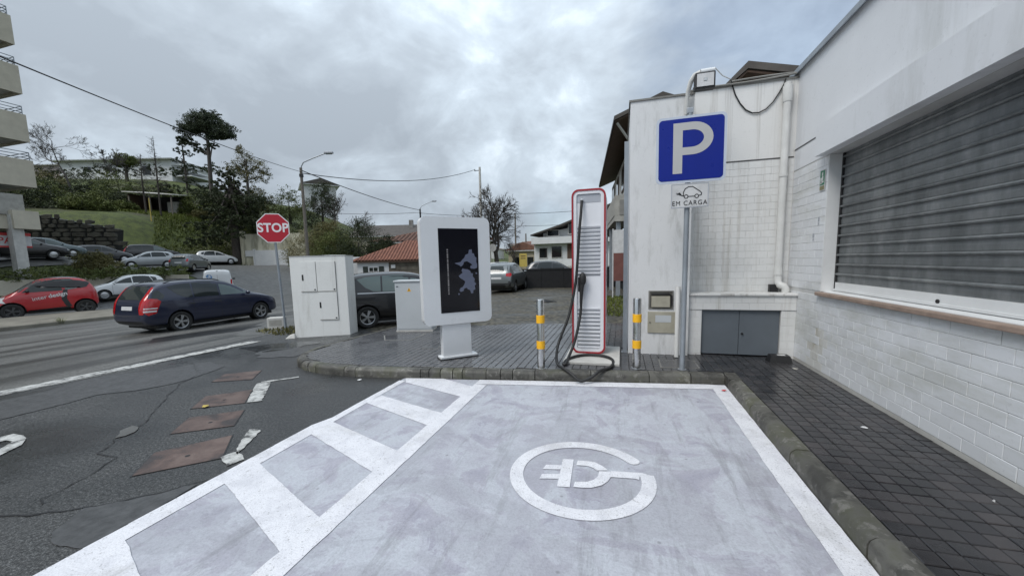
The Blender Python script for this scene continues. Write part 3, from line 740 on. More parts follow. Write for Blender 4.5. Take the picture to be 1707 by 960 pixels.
# bricks
BM_ = {}
def brick_mesh(name, mat, L, H, T, axis):
    """open-backed block with a chamfered face; axis: the direction it faces"""
    b = .003; f = MB()
    a = [(-L/2, -H/2), (L/2, -H/2), (L/2, H/2), (-L/2, H/2)]; i = [(-L/2+b, -H/2+b), (L/2-b, -H/2+b), (L/2-b, H/2-b), (-L/2+b, H/2-b)]
    P = (lambda u, v, d: (-d, u, v)) if axis == 'x' else (lambda u, v, d: (u, -d, v))
    f.add([P(u, v, 0) for u, v in a] + [P(u, v, T-.002) for u, v in a] + [P(u, v, T) for u, v in i],
          [(0, 1, 5, 4), (1, 2, 6, 5), (2, 3, 7, 6), (3, 0, 4, 7), (4, 5, 9, 8), (5, 6, 10, 9), (6, 7, 11, 10), (7, 4, 8, 11), (8, 9, 10, 11)])
    return f.mesh(name, mat)
masonry('brick_stained', (.68, .68, .655), (.36, .32, .22), .75, (1, 1, .8), 2.2, .45, .66)
def course_x(z0, z1, h, y0, y1, L, x):
    """bricks on a wall facing -x"""
    r_ = random.Random(int(z0*100)); rows = int(round((z1-z0)/h))
    for r in range(rows):
        z = z0+h*(r+.5); y = y0-(L/2 if r % 2 else 0)
        while y < y1-.01:
            a, b = max(y, y0), min(y+L, y1); y += L
            if b-a < .03: continue
            wdt = round(b-a-.003, 3); stain = 5.02 < (a+b)/2 < 5.62-.5*(z-.1) and z < .62 and r_.random() < .75
            key = ('x', wdt, h, stain)
            if key not in BM_: BM_[key] = brick_mesh('brick', 'brick_stained' if stain else 'brick_paint', wdt, h-.003, .005, 'x')
            o = link('brick', BM_[key], wh); o.location = (x+r_.uniform(-.001, .001)-2.21, (a+b)/2-2, z)
course_x(.15, 1.017, .0963, 2.62, 6.15, .19, 2.215)
course_x(1.064, 2.58, .0948, OY+.002, 6.15, .19, 2.215)
# small emergency notice and stickers on the pier: separate things
o = thing('emergency_notice', 'small green and white notice on the pier beside the roller shutter', 'notice', (2.204, 5.325, 2.33))
MB().box(-.003, -.06, -.115, 0, .06, .115).build('board', 'plate_white', o)
MB().box(-.0045, -.052, -.055, -.0031, .052, .108).build('green_field', 'green_sign', o)
MB().box(-.0056, -.012, .05, -.0046, .012, .085).box(-.0056, -.03, -.03, -.0046, .03, -.005).box(-.0056, -.02, .0, -.0046, .005, .045).box(-.0056, .012, -.04, -.0046, .04, .03).build('pictogram', 'plate_white', o)
MB().box(-.0045, -.052, -.108, -.0031, .052, -.063).build('caption_field', 'leaf_pale', o)
for (yy, z, h, nm) in ((5.35, 1.87, .05, 'upper small grey-blue sticker on the white pier below the green notice'), (5.46, 1.69, .05, 'lower small grey-blue sticker on the white pier below the green notice')):
    tag(MB().box(2.2045, yy, z, 2.2065, yy+.03, z+h).box(2.2045, yy+.002, z-.035, 2.2065, yy+.026, z-.012).build('sticker', 'charger_grey'), nm, 'sticker')

# ================================================================ ANNEX facing the bay
an = thing('annex', 'low white annex with a grey double hatch facing the bay', 'building', (1.1, 6, 0))
MB().box(.10, 5.75, 0, .90, 9, 3.60).build('plaster_block', 'plaster_left', an, w=True)
MB().box(.90, 6.15, 0, 2.2145, 9, 3.78).build('wall', 'annex_paint', an, w=True)
MB().box(.08, 5.735, 3.601, .905, 9, 3.625).box(.906, 6.135, 3.781, 2.2145, 9, 3.806).build('coping', 'concrete_dirty', an, w=True)
MB().box(.902, 6.141, 2.782, 2.20, 6.149, 2.795).build('groove', 'dark_line', an, w=True)
MB().box(.902, 5.82, .76, 2.2115, 6.149, .955).build('ledge_core', 'joint_white', an, w=True)
MB().bbox(.895, 5.79, .9555, 2.209, 6.149, .985, .006).build('ledge_top', 'annex_paint', an, w=True)
for a_, b_ in ((.902, 1.082), (2.042, 2.2115)): MB().box(a_, 5.83, 0, b_, 6.149, .7595).build('hatch_pier', 'annex_paint', an, w=True)
MB().box(1.0825, 5.95, .1, 2.0415, 6.149, .7595).build('hatch_void', 'dark_void', an, w=True)
for x0, x1 in ((1.086, 1.556), (1.561, 2.038)):
    d_ = MB().bbox(x0, 5.865, .135, x1, 5.90, .752, .004).build('hatch_door', 'door_grey', an, w=True)
MB().lathe([(0, 0), (.014, 0), (.012, -.02), (0, -.022)], 12, 'y', (1.60, 5.864, .43), cap=False).build('knob', 'black', an, w=True)
def course_y(z0, z1, h, x0, x1, L, y, mat='annex_brick'):
    r_ = random.Random(int(z0*77)); rows = int(round((z1-z0)/h))
    for r in range(rows):
        z = z0+h*(r+.5); x = x0-(L/2 if r % 2 else 0)
        while x < x1-.01:
            a, b = max(x, x0), min(x+L, x1); x += L
            if b-a < .03: continue
            wdt = round(b-a-.002, 3); key = ('y', wdt, round(h, 4), mat)
            if key not in BM_: BM_[key] = brick_mesh('brick', mat, wdt, h-.002, .0028, 'y')
            o = link('brick', BM_[key], an); o.location = ((a+b)/2-1.1, y+r_.uniform(-.001, .001)-6, z)
course_y(.987, 2.775, .0941, .905, 2.205, .19, 6.148)
course_y(.762, .952, .095, .905, 2.208, .19, 5.818)
course_y(.14, .757, .1028, .905, 1.08, .19, 5.829)
course_y(.14, .757, .1028, 2.044, 2.21, .19, 5.829)
# downpipe on the corner
dp = thing('downpipe', 'white plastic downpipe in the corner between annex and warehouse', 'downpipe', (2.07, 6.09, .98))
MB().tube([(0, 0, 2.74), (0, 0, .20)], .044, 14).build('pipe', 'pvc_white', dp, smooth=40)
MB().tube([(0, 0, .22), (0, -.005, .14), (.02, -.03, .10), (.055, -.05, .09), (.075, -.06, .06), (.078, -.062, .006)], .048, 14).build('elbow', 'pvc_white', dp, smooth=40)
for pr_ in ([(.058, 2.70), (.06, 2.55), (.05, 2.50)], [(.052, .33), (.052, .24)], [(.052, 1.6), (.052, 1.55)]): MB().lathe(pr_, 14).build('collar', 'pvc_white', dp, smooth=40)
MB().box(-.10, -.03, .005, -.0, .04, .11).build('outlet_box', 'black', dp)
# meter boxes in the plaster block
mt = thing('meter_recess', 'recessed meter opening in the annex wall above the beige meter door', 'meter box', (.535, 5.75, .77))
MB().box(-.165, -.012, 0, -.15, -.001, .262).box(.15, -.012, 0, .165, -.001, .262).box(-.149, -.012, .248, .149, -.001, .262).box(-.149, -.012, 0, .149, -.001, .012).build('frame', 'concrete_dirty', mt)
MB().box(-.149, -.003, .0125, .149, -.0012, .2475).build('back_panel', 'meter_dark', mt)
MB().bbox(-.125, -.03, .03, .12, -.004, .185, .006).build('meter', 'meter_beige', mt)
MB().tube([(-.13, -.02, .215), (.1, -.02, .22), (.14, -.02, .19), (.14, -.02, .06)], .011, 8).build('pipe', 'black', mt)
md = thing('meter_door', 'beige meter door with grey label low on the annex wall', 'meter box', (.575, 5.75, .43))
MB().bbox(-.212, -.016, 0, .195, -.001, .305, .005).build('door', 'meter_beige', md)
MB().box(-.11, -.019, .155, .10, -.0165, .255).build('label_plate', 'cabinet_grey', md)
MB().lathe([(0, 0), (.008, 0), (.008, -.008), (0, -.008)], 10, 'y', (-.18, -.016, .15), cap=False).build('lock', 'black', md)
# leaning pipe, grey post, bait box, floodlight, hanging cable
tag(MB().tube([(.735, 5.60, .125), (.75, 5.70, 1.09)], .030, 10).build('leaning_pipe', 'pvc_white', smooth=40), 'short white pipe leaning on the annex wall by the meters', 'pipe')
gp = thing('wall_post', 'thin grey steel post against the left edge of the annex', 'post', (.055, 5.83, .11))
MB().box(-.03, -.03, 0, .03, .03, 3.0).build('post', 'pole_grey', gp); MB().box(-.05, -.05, 0, .05, .05, .012).build('foot_plate', 'galvanised', gp)
bb = thing('bait_box', 'black plastic box on the pavement in the corner by the hatch', 'box', (1.97, 5.62, .1205))
MB().add([(-.13, -.08, 0), (.13, -.08, 0), (.13, .08, 0), (-.13, .08, 0), (-.10, -.05, .085), (.11, -.05, .085), (.11, .07, .085), (-.10, .07, .085)], [(0, 3, 2, 1), (4, 5, 6, 7), (0, 1, 5, 4), (1, 2, 6, 5), (2, 3, 7, 6), (3, 0, 4, 7)]).build('body', 'black', bb)
MB().box(-.02, -.02, .0852, .07, .03, .0866).build('label_plate', 'plate_white', bb)
fl = thing('floodlight', 'black framed floodlight on a curved white arm above the annex', 'floodlight', (.80, 5.74, 3.35))
MB().tube([(0, -.02, 0), (0, -.05, .14), (.005, -.08, .26), (.03, -.12, .36), (.07, -.16, .415), (.13, -.18, .43)], [.022, .024, .028, .032, .034, .034], 12).build('arm', 'pvc_white', fl, smooth=40)
MB().box(.02, -.06, -.16, .05, -.02, .04).build('bracket', 'galvanised', fl)
hd = MB().bbox(.055, -.28, .205, .285, -.16, .395, .012).build('housing', 'black', fl)
MB().box(.075, -.286, .225, .265, -.2805, .375).build('glass', 'plate_white', hd); MB().bbox(.15, -.292, .285, .19, -.2865, .325, .004).build('led_chip', 'cabinet_grey', hd)
MB().tube([(.13, -.18, .43), (.29, -.17, .445)], [.038, .03], 12).build('reflector_back', 'white_metal', fl, smooth=40)
P_ = [(1.10, 5.60, 3.83), (1.25, 5.9, 3.845), (1.40, 6.12, 3.87)]
tag(MB().tube(P_, .007, 6).build('cable', 'pvc_white'), 'pale cable from the floodlight to the annex parapet', 'cable')
hang = [(1.404, 3.87), (1.43, 3.78), (1.47, 3.66), (1.53, 3.545), (1.60, 3.455), (1.68, 3.405), (1.76, 3.40), (1.84, 3.435), (1.92, 3.515), (1.99, 3.63), (2.04, 3.73), (2.055, 3.79)]
tag(MB().tube([(x, 6.135, z) for x, z in hang], .0085, 6).build('cable', 'black', smooth=60), 'black cable sagging in a loop under the annex parapet', 'cable')
for i, (x0, z0, x1, z1, sag) in enumerate(((.93, 3.815, 2.18, 3.835, .02), (1.40, 3.845, 2.2, 3.85, -.01))):
    tag(MB().tube([(x0+(x1-x0)*t/8, 6.12+.02*i, z0+(z1-z0)*t/8-sag*math.sin(math.pi*t/8)) for t in range(9)], .012, 6).build('cable', 'concrete_dirty'), ('grey conduit along the annex parapet', 'grey conduit just above the other on the annex parapet')[i], 'cable')
# gable end of the house right behind the annex
gb = thing('gabled_house', 'gable with brown soffit peeping over the annex parapet', 'building', (2.3, 10, 0))
MB().prism([(1.85, 0), (2.95, 0), (2.95, 4.40), (2.10, 4.62), (1.85, 4.45)], 8.7, 14, 'y').build('wall', 'concrete_pale', gb, w=True)
MB().prism([(1.72, 4.50), (1.80, 4.50), (2.10, 4.745), (3.30, 4.44), (3.30, 4.56), (2.10, 4.865)], 8.0, 14.2, 'y').build('roof', 'roof_dark', gb, w=True)
MB().prism([(1.81, 4.49), (2.10, 4.73), (3.25, 4.435), (3.25, 4.405), (2.10, 4.69), (1.83, 4.47)], 8.03, 8.69, 'y').build('soffit', 'brown_wood', gb, w=True)

# ================================================================ neighbouring shop building behind the charger
nb = thing('shop_building', 'shop building with deep brown eaves behind the annex and charger', 'building', (-.38, 16.85, 0), R(5.5))
MB().box(.85, 0, -.4, 7, 13, 2.9).build('shop_wall', 'dark_void', nb); MB().box(.9, 0, 4.05, 7, 13, 6.6).build('upper_wall', 'concrete_pale', nb)
MB().prism([(-.02, 6.80), (1.75, 7.52), (6, 5.9), (6, 6.05), (1.75, 7.68), (-.02, 6.95)], -.8, 13.6, 'y').build('roof', 'roof_dark', nb)
MB().prism([(.03, 6.785), (1.75, 7.50), (5.9, 5.9), (5.9, 5.85), (1.75, 7.46), (.03, 6.765)], -.76, 13.5, 'y').build('soffit', 'brown_wood', nb)
for y in (1.2, 4.2, 7.4, 10.6):
    wn_ = MB().box(.86, y, 5.0, .899, y+1.3, 6.3).build('window', 'brown_wood', nb); MB().box(.85, y+.1, 5.1, .859, y+1.2, 6.2).build('pane', 'glass_dark', wn_)
MB().box(.08, -.2, 3.05, .899, 12.5, 3.25).box(.06, -.2, 3.251, .14, 12.5, 4.04).box(.06, -.28, 3.0, .899, -.201, 4.04).build('balcony', 'concrete', nb)
MB().box(.25, -.30, 3.25, .70, -.281, 3.85).build('fan_grille', 'concrete_dirty', nb)
for y in (-.1, 4, 8, 12): MB().box(.15, y, -.4, .32, y+.17, 3.0).build('column', 'pole_grey', nb)
for y in (.4, 4.4, 8.4): pn = MB().box(.83, y, .2, .849, y+3.2, 2.6).build('shop_window', 'glass_dark', nb)
MB().tube([(.1, -.6, 6.75), (.75, -.1, 6.0)], .05, 8).build('drainpipe', 'concrete_pale', nb)
sg = thing('shop_sign', 'white and red hanging panel sign under the shop balcony', 'sign', (-.02, 15.9, 1.55), R(5.5))
MB().box(-.30, -.03, .15, .22, .03, 1.05).build('panel', 'plate_white', sg); MB().box(-.30, -.032, -.95, .22, .032, .149).build('red_panel', 'terracotta', sg); MB().box(-.34, -.04, -1.6, -.30, .04, 1.1).build('post', 'plate_white', sg)

# ================================================================ CHARGER
ch = thing('charging_station', 'tall white charging station with a red rim and black cable', 'charger', (-.445, 5.5, .1205))
HW, HT = .232, 2.33
out = rrect(-HW, .035, HW, HT, .095, 6)
MB().prism(out, .0, .42, 'y').build('body', 'charger_white', ch, smooth=35)
inn = rrect(-HW+.024, .059, HW-.024, HT-.024, .076, 6)
def ring_prism(o, i, y0, y1):
    n = len(o); m_ = MB(); m_.v = [(a, y0, b) for a, b in o] + [(a, y0, b) for a, b in i] + [(a, y1, b) for a, b in o] + [(a, y1, b) for a, b in i]
    for q in range(n):
        r = (q+1) % n; m_.f += [(q, r, n+r, n+q), (2*n+q, 3*n+q, 3*n+r, 2*n+r), (q, 2*n+q, 2*n+r, r), (n+q, n+r, 3*n+r, 3*n+q)]
    return m_
ring_prism(out, inn, -.028, -.001).build('rim', 'red_trim', ch, smooth=35)
ring_prism(inn, rrect(-.165, .10, .165, 2.265, .03, 6), -.020, -.0012).build('inner_frame', 'charger_white', ch, smooth=35)
MB().box(-.165, -.004, 2.15, .165, -.0015, 2.262).build('top_recess', 'charger_grey', ch)
for (z0, z1, n) in ((1.155, 1.80, 13), (.06+.04, .655, 11)):
    for i in range(n):
        z = z0+(z1-z0)*i/(n-1)
        MB().add([(-.155, -.0015, z), (.155, -.0015, z), (.155, -.0015, z+.03), (-.155, -.0015, z+.03), (-.155, -.020, z+.022), (.155, -.020, z+.022), (.155, -.020, z+.028), (-.155, -.020, z+.028)],
                 [(0, 1, 5, 4), (4, 5, 6, 7), (7, 6, 2, 3), (0, 4, 7, 3), (1, 2, 6, 5)]).build('louvre_slat', 'charger_white', ch)
        MB().box(-.157, -.0032, z-.012, .157, -.0016, z+.0005).build('louvre_gap', 'louvre', ch)
MB().box(HW+.001, .05, .2, HW+.004, .37, 2.2).build('side_panel', 'charger_white', ch)
for z in (.55, 1.0, 1.45, 1.9): MB().box(HW+.0045, .12, z, HW+.007, .18, z+.22).build('side_mark', 'red_trim', ch)
MB().bbox(-.30, -.52, 0, .43, .50, .034, .006).build('plinth', 'concrete_pale', ch)
# connector with its holster
ho = MB().bbox(-.145, -.055, .92, -.068, -.0035, 1.13, .012).build('holster', 'black', ch)
cn = MB().bm((lambda b: (bmesh.ops.create_uvsphere(b, u_segments=14, v_segments=8, radius=.5), b)[1])(bmesh.new()))
cn.xf(Matrix.Translation((-.075, -.085, 1.10)) @ Matrix.Diagonal((.10, .075, .19, 1)))
cn.tube([(-.078, -.075, 1.06), (-.090, -.085, .95), (-.098, -.085, .80), (-.100, -.08, .70)], [.033, .026, .022, .017], 10)
cn.build('connector', 'rubber', ch, smooth=60)
MB().lathe([(.016, 2.17), (.026, 2.18), (.026, 2.19), (.016, 2.20)], 12, 'z', (-.09, -.035, 0)).build('cable_gland', 'aluminium', ch, smooth=40)
# cable: drops from the gland, lies in a loop over the kerb and climbs to the connector
cab = [(-.09, -.035, 2.18), (-.098, -.075, 2.0), (-.115, -.105, 1.78), (-.135, -.12, 1.45), (-.165, -.13, 1.08), (-.215, -.16, .78), (-.27, -.22, .55), (-.34, -.28, .36), (-.385, -.34, .22), (-.385, -.50, .10),
       (-.34, -.68, .035), (-.24, -.84, .028), (-.13, -.93, -.01), (-.02, -.975, -.075), (.10, -.93, -.04), (.20, -.86, .028), (.29, -.72, .024), (.345, -.54, .024), (.335, -.36, .046), (.22, -.235, .06), (.06, -.20, .06), (-.07, -.23, .056), (-.17, -.34, .056), (-.25, -.48, .046), (-.275, -.62, .026), (-.245, -.63, .03), (-.235, -.45, .06), (-.215, -.30, .12), (-.175, -.23, .24), (-.135, -.17, .42), (-.11, -.11, .58), (-.100, -.08, .70)]
def smooth_path(p, k=5):
    p = [Vector(q) for q in p]; o = []
    for i in range(len(p)-1):
        a, b, c, d = p[max(0, i-1)], p[i], p[i+1], p[min(len(p)-1, i+2)]
        for t in range(k):
            u = t/k; o.append(.5*((2*b)+(c-a)*u+(2*a-5*b+4*c-d)*u*u+(3*b-a-3*c+d)*u**3))
    return o+[p[-1]]
MB().tube(smooth_path(cab), .019, 10).build('cable', 'rubber', ch, smooth=60)

# ================================================================ BOLLARDS
def bollard(x, y, label):
    b = thing('bollard', label, 'bollard', (x, y, .1205), group='steel bollards beside the charging station')
    MB().lathe([(.050, 0), (.050, .872), (.045, .884), (.0, .886)], 24, cap=False).build('post', 'steel', b, smooth=40)
    for z in (.255, .585): MB().lathe([(.0502, z), (.0545, z+.002), (.0545, z+.10), (.0502, z+.102)], 24).build('yellow_band', 'yellow_band', b, smooth=40)
    MB().lathe([(.062, 0), (.062, .004), (.051, .005)], 20).build('foot_ring', 'galvanised', b)
bollard(-.985, 4.73, 'steel bollard with two yellow bands left of the charging station')
bollard(.19, 4.96, 'steel bollard with two yellow bands right of the charging station')

# ================================================================ SCREEN TOTEM
a_ = math.atan2(5.202-4.845, -2.059+2.458)
tt = thing('screen_totem', 'white information totem with a dark portrait screen on a pedestal', 'totem', (-2.2585, 5.0235, .1205), a_)
# local x along the face (0 = middle of the pedestal), -y towards the viewer
u0, u1 = -.485, .515; z0, z1 = .505, 1.995
MB().prism(rrect(u0, z0, u1, z1, .085, 6), -.045, .12, 'y').build('housing', 'white_metal', tt, smooth=35)
MB().box(-.245, -.05, .67, .33, -.0455, 1.838).build('screen', 'screen', tt)
def blob(c, r0, seed, n=46, sx=1, sy=1):
    q = random.Random(seed); ph = [q.uniform(0, 6.28) for _ in range(7)]
    return [(c[0]+sx*r0*(1+.26*math.sin(3*t+ph[0])+.16*math.sin(7*t+ph[1])+.12*math.sin(13*t+ph[2])+q.uniform(-.05, .05))*math.cos(t), c[1]+sy*r0*(1+.26*math.sin(3*t+ph[0])+.16*math.sin(7*t+ph[1])+.12*math.sin(13*t+ph[2])+q.uniform(-.05, .05))*math.sin(t)) for t in [2*math.pi*i/n for i in range(n)]]
upper = [(.19, 1.545), (.235, 1.55), (.235, 1.50), (.265, 1.49), (.275, 1.45), (.30, 1.43), (.295, 1.37), (.31, 1.33), (.305, 1.29), (.27, 1.275), (.21, 1.28), (.20, 1.31), (.235, 1.335), (.20, 1.36), (.155, 1.385), (.11, 1.375), (.10, 1.34), (.065, 1.31), (.04, 1.33), (-.03, 1.36), (.06, 1.375), (.09, 1.41), (.12, 1.435), (.135, 1.475), (.18, 1.49)]
lower = [(.085, 1.285), (.12, 1.275), (.16, 1.27), (.20, 1.25), (.21, 1.215), (.24, 1.21), (.235, 1.17), (.265, 1.13), (.255, 1.09), (.285, 1.06), (.26, 1.03), (.27, .985), (.235, .965), (.235, .925), (.20, .93), (.19, .975), (.155, .985), (.14, 1.01), (.10, 1.0), (.09, .965), (.05, .955), (.03, .975), (.045, 1.01), (.08, 1.025), (.105, 1.06), (.12, 1.10), (.09, 1.125), (.05, 1.15), (.025, 1.18), (.05, 1.20), (.085, 1.225), (.07, 1.255)]
for P in (upper, lower):
    m_ = MB().add([(x, -.0512, z) for x, z in P], [tuple(range(len(P)))]); m_.build('map_graphic', 'screen_glow', tt)
MB().prism(blob((.29, 1.21), .012, 3, 14), -.0514, -.0512, 'y').prism(blob((.02, .925), .012, 4, 14), -.0514, -.0512, 'y').build('map_graphic', 'screen_glow', tt)
tx = MB(); q_ = random.Random(5); z = .93
while z < 1.54:
    h = q_.uniform(.008, .02); tx.box(-.135, -.0514, z, -.115, -.0512, z+h); z += h+q_.choice((.004, .004, .012))
tx.build('screen_caption', 'screen_text', tt)
MB().bbox(-.235, -.02, .03, .195, .10, .52, .008).build('pedestal', 'white_metal', tt)
MB().bbox(-.275, -.045, .012, .275, .13, .042, .006).build('foot_flange', 'white_metal', tt); MB().box(-.285, -.052, 0, .285, .137, .0118).build('base_gasket', 'black', tt)

# ================================================================ GREY CABINET
a_ = math.atan2(6.909-6.732, -3.651+4.364)
gc = thing('utility_cabinet', 'grey utility cabinet with a yellow warning triangle behind the totem', 'cabinet', (-4.364, 6.732, .1205), a_)
MB().bbox(0, 0, .03, .72, .36, 1.0, .012).build('body', 'cabinet_grey', gc); MB().bbox(-.02, -.02, 1.0005, .74, .38, 1.035, .01).build('lid', 'cabinet_grey', gc)
MB().box(-.01, -.012, 0, .73, .37, .0295).build('base', 'concrete_pale', gc)
MB().box(.02, -.006, .06, .70, -.0005, .97).build('door', 'cabinet_grey', gc)
MB().prism([(.25, .815), (.33, .815), (.29, .888)], -.0085, -.0065, 'y').build('warning_triangle', 'yellow_band', gc); MB().prism([(.278, .826), (.296, .826), (.284, .845), (.298, .845), (.288, .872), (.276, .850), (.285, .850)], -.0098, -.0088, 'y').build('warning_bolt', 'black', gc)
MB().box(.03, -.0085, .90, .075, -.0065, .925).build('label_plate', 'door_grey', gc)
# dark slabs in the paving
for nm, lb, P in (('access_cover', 'dark access cover in the paving in front of the grey cabinet', [(-4.40, 6.33), (-4.12, 5.93), (-3.62, 6.02), (-3.66, 6.66)]), ('access_cover', 'small square cover in the paving left of the totem pedestal', [(-3.09, 5.45), (-3.11, 5.64), (-2.88, 5.68), (-2.83, 5.47)]), ('access_cover', 'dark access cover in the paving at the parking sign', [(.487, 5.44), (.94, 5.48), (.945, 5.10), (.48, 5.04)])):
    cx, cy = sum(p[0] for p in P)/4, sum(p[1] for p in P)/4; t_ = thing(nm, lb, 'cover', (cx, cy, .1215))
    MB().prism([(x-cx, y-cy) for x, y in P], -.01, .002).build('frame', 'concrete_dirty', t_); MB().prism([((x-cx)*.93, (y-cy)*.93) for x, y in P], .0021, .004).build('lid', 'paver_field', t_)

# ================================================================ WHITE MASONRY CABINET
p0, p1 = Vector((-6.758, 6.565)), Vector((-5.61, 6.88)); a_ = math.atan2(p1.y-p0.y, p1.x-p0.x)
wb = thing('masonry_cabinet', 'white masonry meter cabinet with three flush doors by the stop sign', 'cabinet', (p0.x, p0.y, -.06), a_)
MB().bbox(0, 0, 0, 1.19, .40, 1.745, .008).build('body', 'cabinet_white', wb)
MB().box(-.01, -.01, 1.7455, 1.20, .41, 1.752).add([(x, y, 1.753+.018*random.Random(i).random()) for i, (x, y) in enumerate([(0, .1), (.3, .05), (.6, .12), (.9, .02), (1.1, .1), (1.1, .3), (.5, .35), (.05, .3)])], [tuple(range(8))]).build('crown', 'cabinet_white', wb)
def mdoor(x0, z0, x1, z1, slot=None):
    d_ = MB().box(x0, -.012, z0, x1, -.001, z1).build('door', 'cabinet_white', wb)
    MB().box(x0-.004, -.0135, z0-.014, x1+.004, -.0005, z0-.001).build('drip_edge', 'concrete', d_); MB().box(x1+.001, -.0125, z0, x1+.006, -.0005, z1).build('joint', 'dark_line', d_)
    MB().bbox(x1-.055, -.02, z0+.02, x1-.025, -.0125, z0+.045, .002).build('latch', 'black', d_)
    if slot: MB().bbox(slot[0]-.016, -.018, slot[1]-.062, slot[0]+.016, -.0125, slot[1]+.062, .004).build('inspection_slot', 'black', d_)
mdoor(.215, 1.01, .55, 1.63, (.265, 1.30)); mdoor(.562, 1.01, .965, 1.63); mdoor(.575, .40, .965, .985, (.60, .71))
tag(MB().add([(-6.95, 6.44, -.08), (-6.72, 6.50, -.07), (-6.72, 6.62, -.07), (-6.95, 6.72, -.08), (-6.86, 6.52, .02), (-6.76, 6.54, .05), (-6.76, 6.60, .05), (-6.88, 6.64, .02)], [(0, 3, 2, 1), (4, 5, 6, 7), (0, 1, 5, 4), (1, 2, 6, 5), (2, 3, 7, 6), (3, 0, 4, 7)]).build('mortar_lump', 'concrete_pale'), 'pale mortar lump at the foot of the white cabinet', 'lump')

# ================================================================ STOP SIGN
zs = hz(-8.29, 7.76)
st = thing('stop_sign', 'red octagonal stop sign on a grey pole', 'road sign', (-8.29, 7.76, zs), R(33))
MB().tube([(0, .03, -.1), (-.075, .03, 2.62)], .030, 12).build('pole', 'pole_grey', st, smooth=40)
SR = .385; SZ = 2.545-zs+zs*0
def octo(r): return [(r*math.cos(R(22.5+45*i))-.072, 2.555+r*math.sin(R(22.5+45*i))) for i in range(8)]
MB().prism(octo(SR), -.016, -.003, 'y').build('plate', 'sign_white', st); MB().prism(octo(SR-.022), -.0185, -.0165, 'y').build('red_face', 'sign_red', st)
text_part('STOP', .30, 'sign_white', st, Matrix.Translation((-.072, -.0195, 2.555)) @ FACE_Y, offset=.008, sx=.92, space=1.04)
for z in (2.38, 2.70): MB().box(-.115, -.0025, z, -.03, .06, z+.03).build('clamp', 'galvanised', st)
bk = thing('concrete_block', 'short whitish concrete block beside the stop sign pole', 'block', (-8.75, 7.95, hz(-8.75, 7.95)), R(30))
MB().bbox(-.20, -.13, -.05, .20, .13, .30, .02).build('block', 'concrete_pale', bk)
MB().bbox(-.15, -.1305, .08, .15, -.128, .24, .001).build('face_patch', 'concrete', bk)

# ================================================================ PARKING SIGN
ps = thing('parking_sign', 'blue parking sign with a charging plate on a grey post by the annex', 'road sign', (.725, 5.0, .1205))
MB().tube([(0, 0, 0), (.012, 0, 3.04)], .030, 14).build('post', 'pole_grey', ps, smooth=40)
MB().lathe([(.05, 0), (.05, .006), (.032, .01)], 14).build('foot_ring', 'galvanised', ps)
zc = 2.598; xc = .022; tl = Matrix.Translation((xc, -.05, zc)) @ Matrix.Rotation(R(-.3), 4, 'Y') @ Matrix.Diagonal((1.05, 1, 1.05, 1))
def pl(pts, d0, d1): return MB().prism(pts, d0, d1, 'y').xf(tl)
pl(rrect(-.352, -.352, .352, .352, .055), 0, .014).build('plate', 'sign_edge', ps, smooth=40)
pl(rrect(-.326, -.326, .326, .326, .04), -.003, -.0005).build('blue_face', 'sign_blue', ps)
Pout = [(-.185, -.25), (-.185, .26), (-.185, .28)] ; Po = [(-.178, -.252), (-.178, .282)]
bo = [(.02+.202*math.cos(R(t))*1.0, .112+.17*math.sin(R(t))) for t in range(90, -91, -10)]
bi = [(.012+.118*math.cos(R(t)), .112+.09*math.sin(R(t))) for t in range(-90, 91, 10)]
letter = MB()
def pz(p): return (p[0], -.0045, p[1])
nb_ = len(bo)
letter.add([pz((-.178, -.252)), pz((-.082, -.252)), pz((-.082, .282)), pz((-.178, .282))], [(0, 1, 2, 3)])
letter.add([pz((-.082, .282)), pz(bo[0]), pz(bi[-1]), pz((-.082, .202))], [(0, 1, 2, 3)]); letter.add([pz((-.082, .022)), pz(bi[0]), pz(bo[-1]), pz((-.082, -.058))], [(0, 1, 2, 3)])
for i in range(nb_-1): letter.add([pz(bo[i]), pz(bo[i+1]), pz(bi[nb_-2-i]), pz(bi[nb_-1-i])], [(0, 1, 2, 3)])
letter.xf(tl).build('letter_p', 'sign_grey_white', ps)
for z in (2.40, 2.80): MB().box(-.05, -.034, z, .075, .035, z+.03).build('clamp', 'galvanised', ps)
MB().bbox(-.02, -.03, 3.0, .045, .035, 3.06, .006).build('post_cap', 'galvanised', ps)
pp = pl([(-.19, -.625), (.192, -.622), (.192, -.362), (-.19, -.362)], .001, .012).build('charging_plate', 'plate_white', ps)
# plate outline, car with plug, lettering
def stroke(pts, wd, d=-.001, closed=False):
    m_ = MB(); n = len(pts); rngi = range(n if closed else n-1)
    for i in rngi:
        (x0, y0), (x1, y1) = pts[i], pts[(i+1) % n]; L = math.dist(pts[i], pts[(i+1) % n]) or 1e-6; nx, ny = -(y1-y0)/L*wd/2, (x1-x0)/L*wd/2; ex, ey = (x1-x0)/L*wd/2, (y1-y0)/L*wd/2
        m_.add([(x0-nx-ex, d, y0-ny-ey), (x1-nx+ex, d, y1-ny+ey), (x1+nx+ex, d, y1+ny+ey), (x0+nx-ex, d, y0+ny-ey)], [(0, 1, 2, 3)]); d -= .00002
    return m_
stroke([(-.184, -.619), (.186, -.616), (.186, -.368), (-.184, -.368)], .008, closed=True).xf(tl).build('plate_border', 'charger_grey', pp)
carp = [(-.063, -.497), (-.063, -.455), (-.045, -.418), (-.01, -.398), (.03, -.400), (.065, -.425), (.105, -.455), (.120, -.472), (.118, -.492), (.10, -.497)]
ic = stroke(carp, .009); ic.add(*[(lambda m_: (m_.v, m_.f))(stroke([(-.012, -.503), (.045, -.503)], .009))[i] for i in (0, 1)])
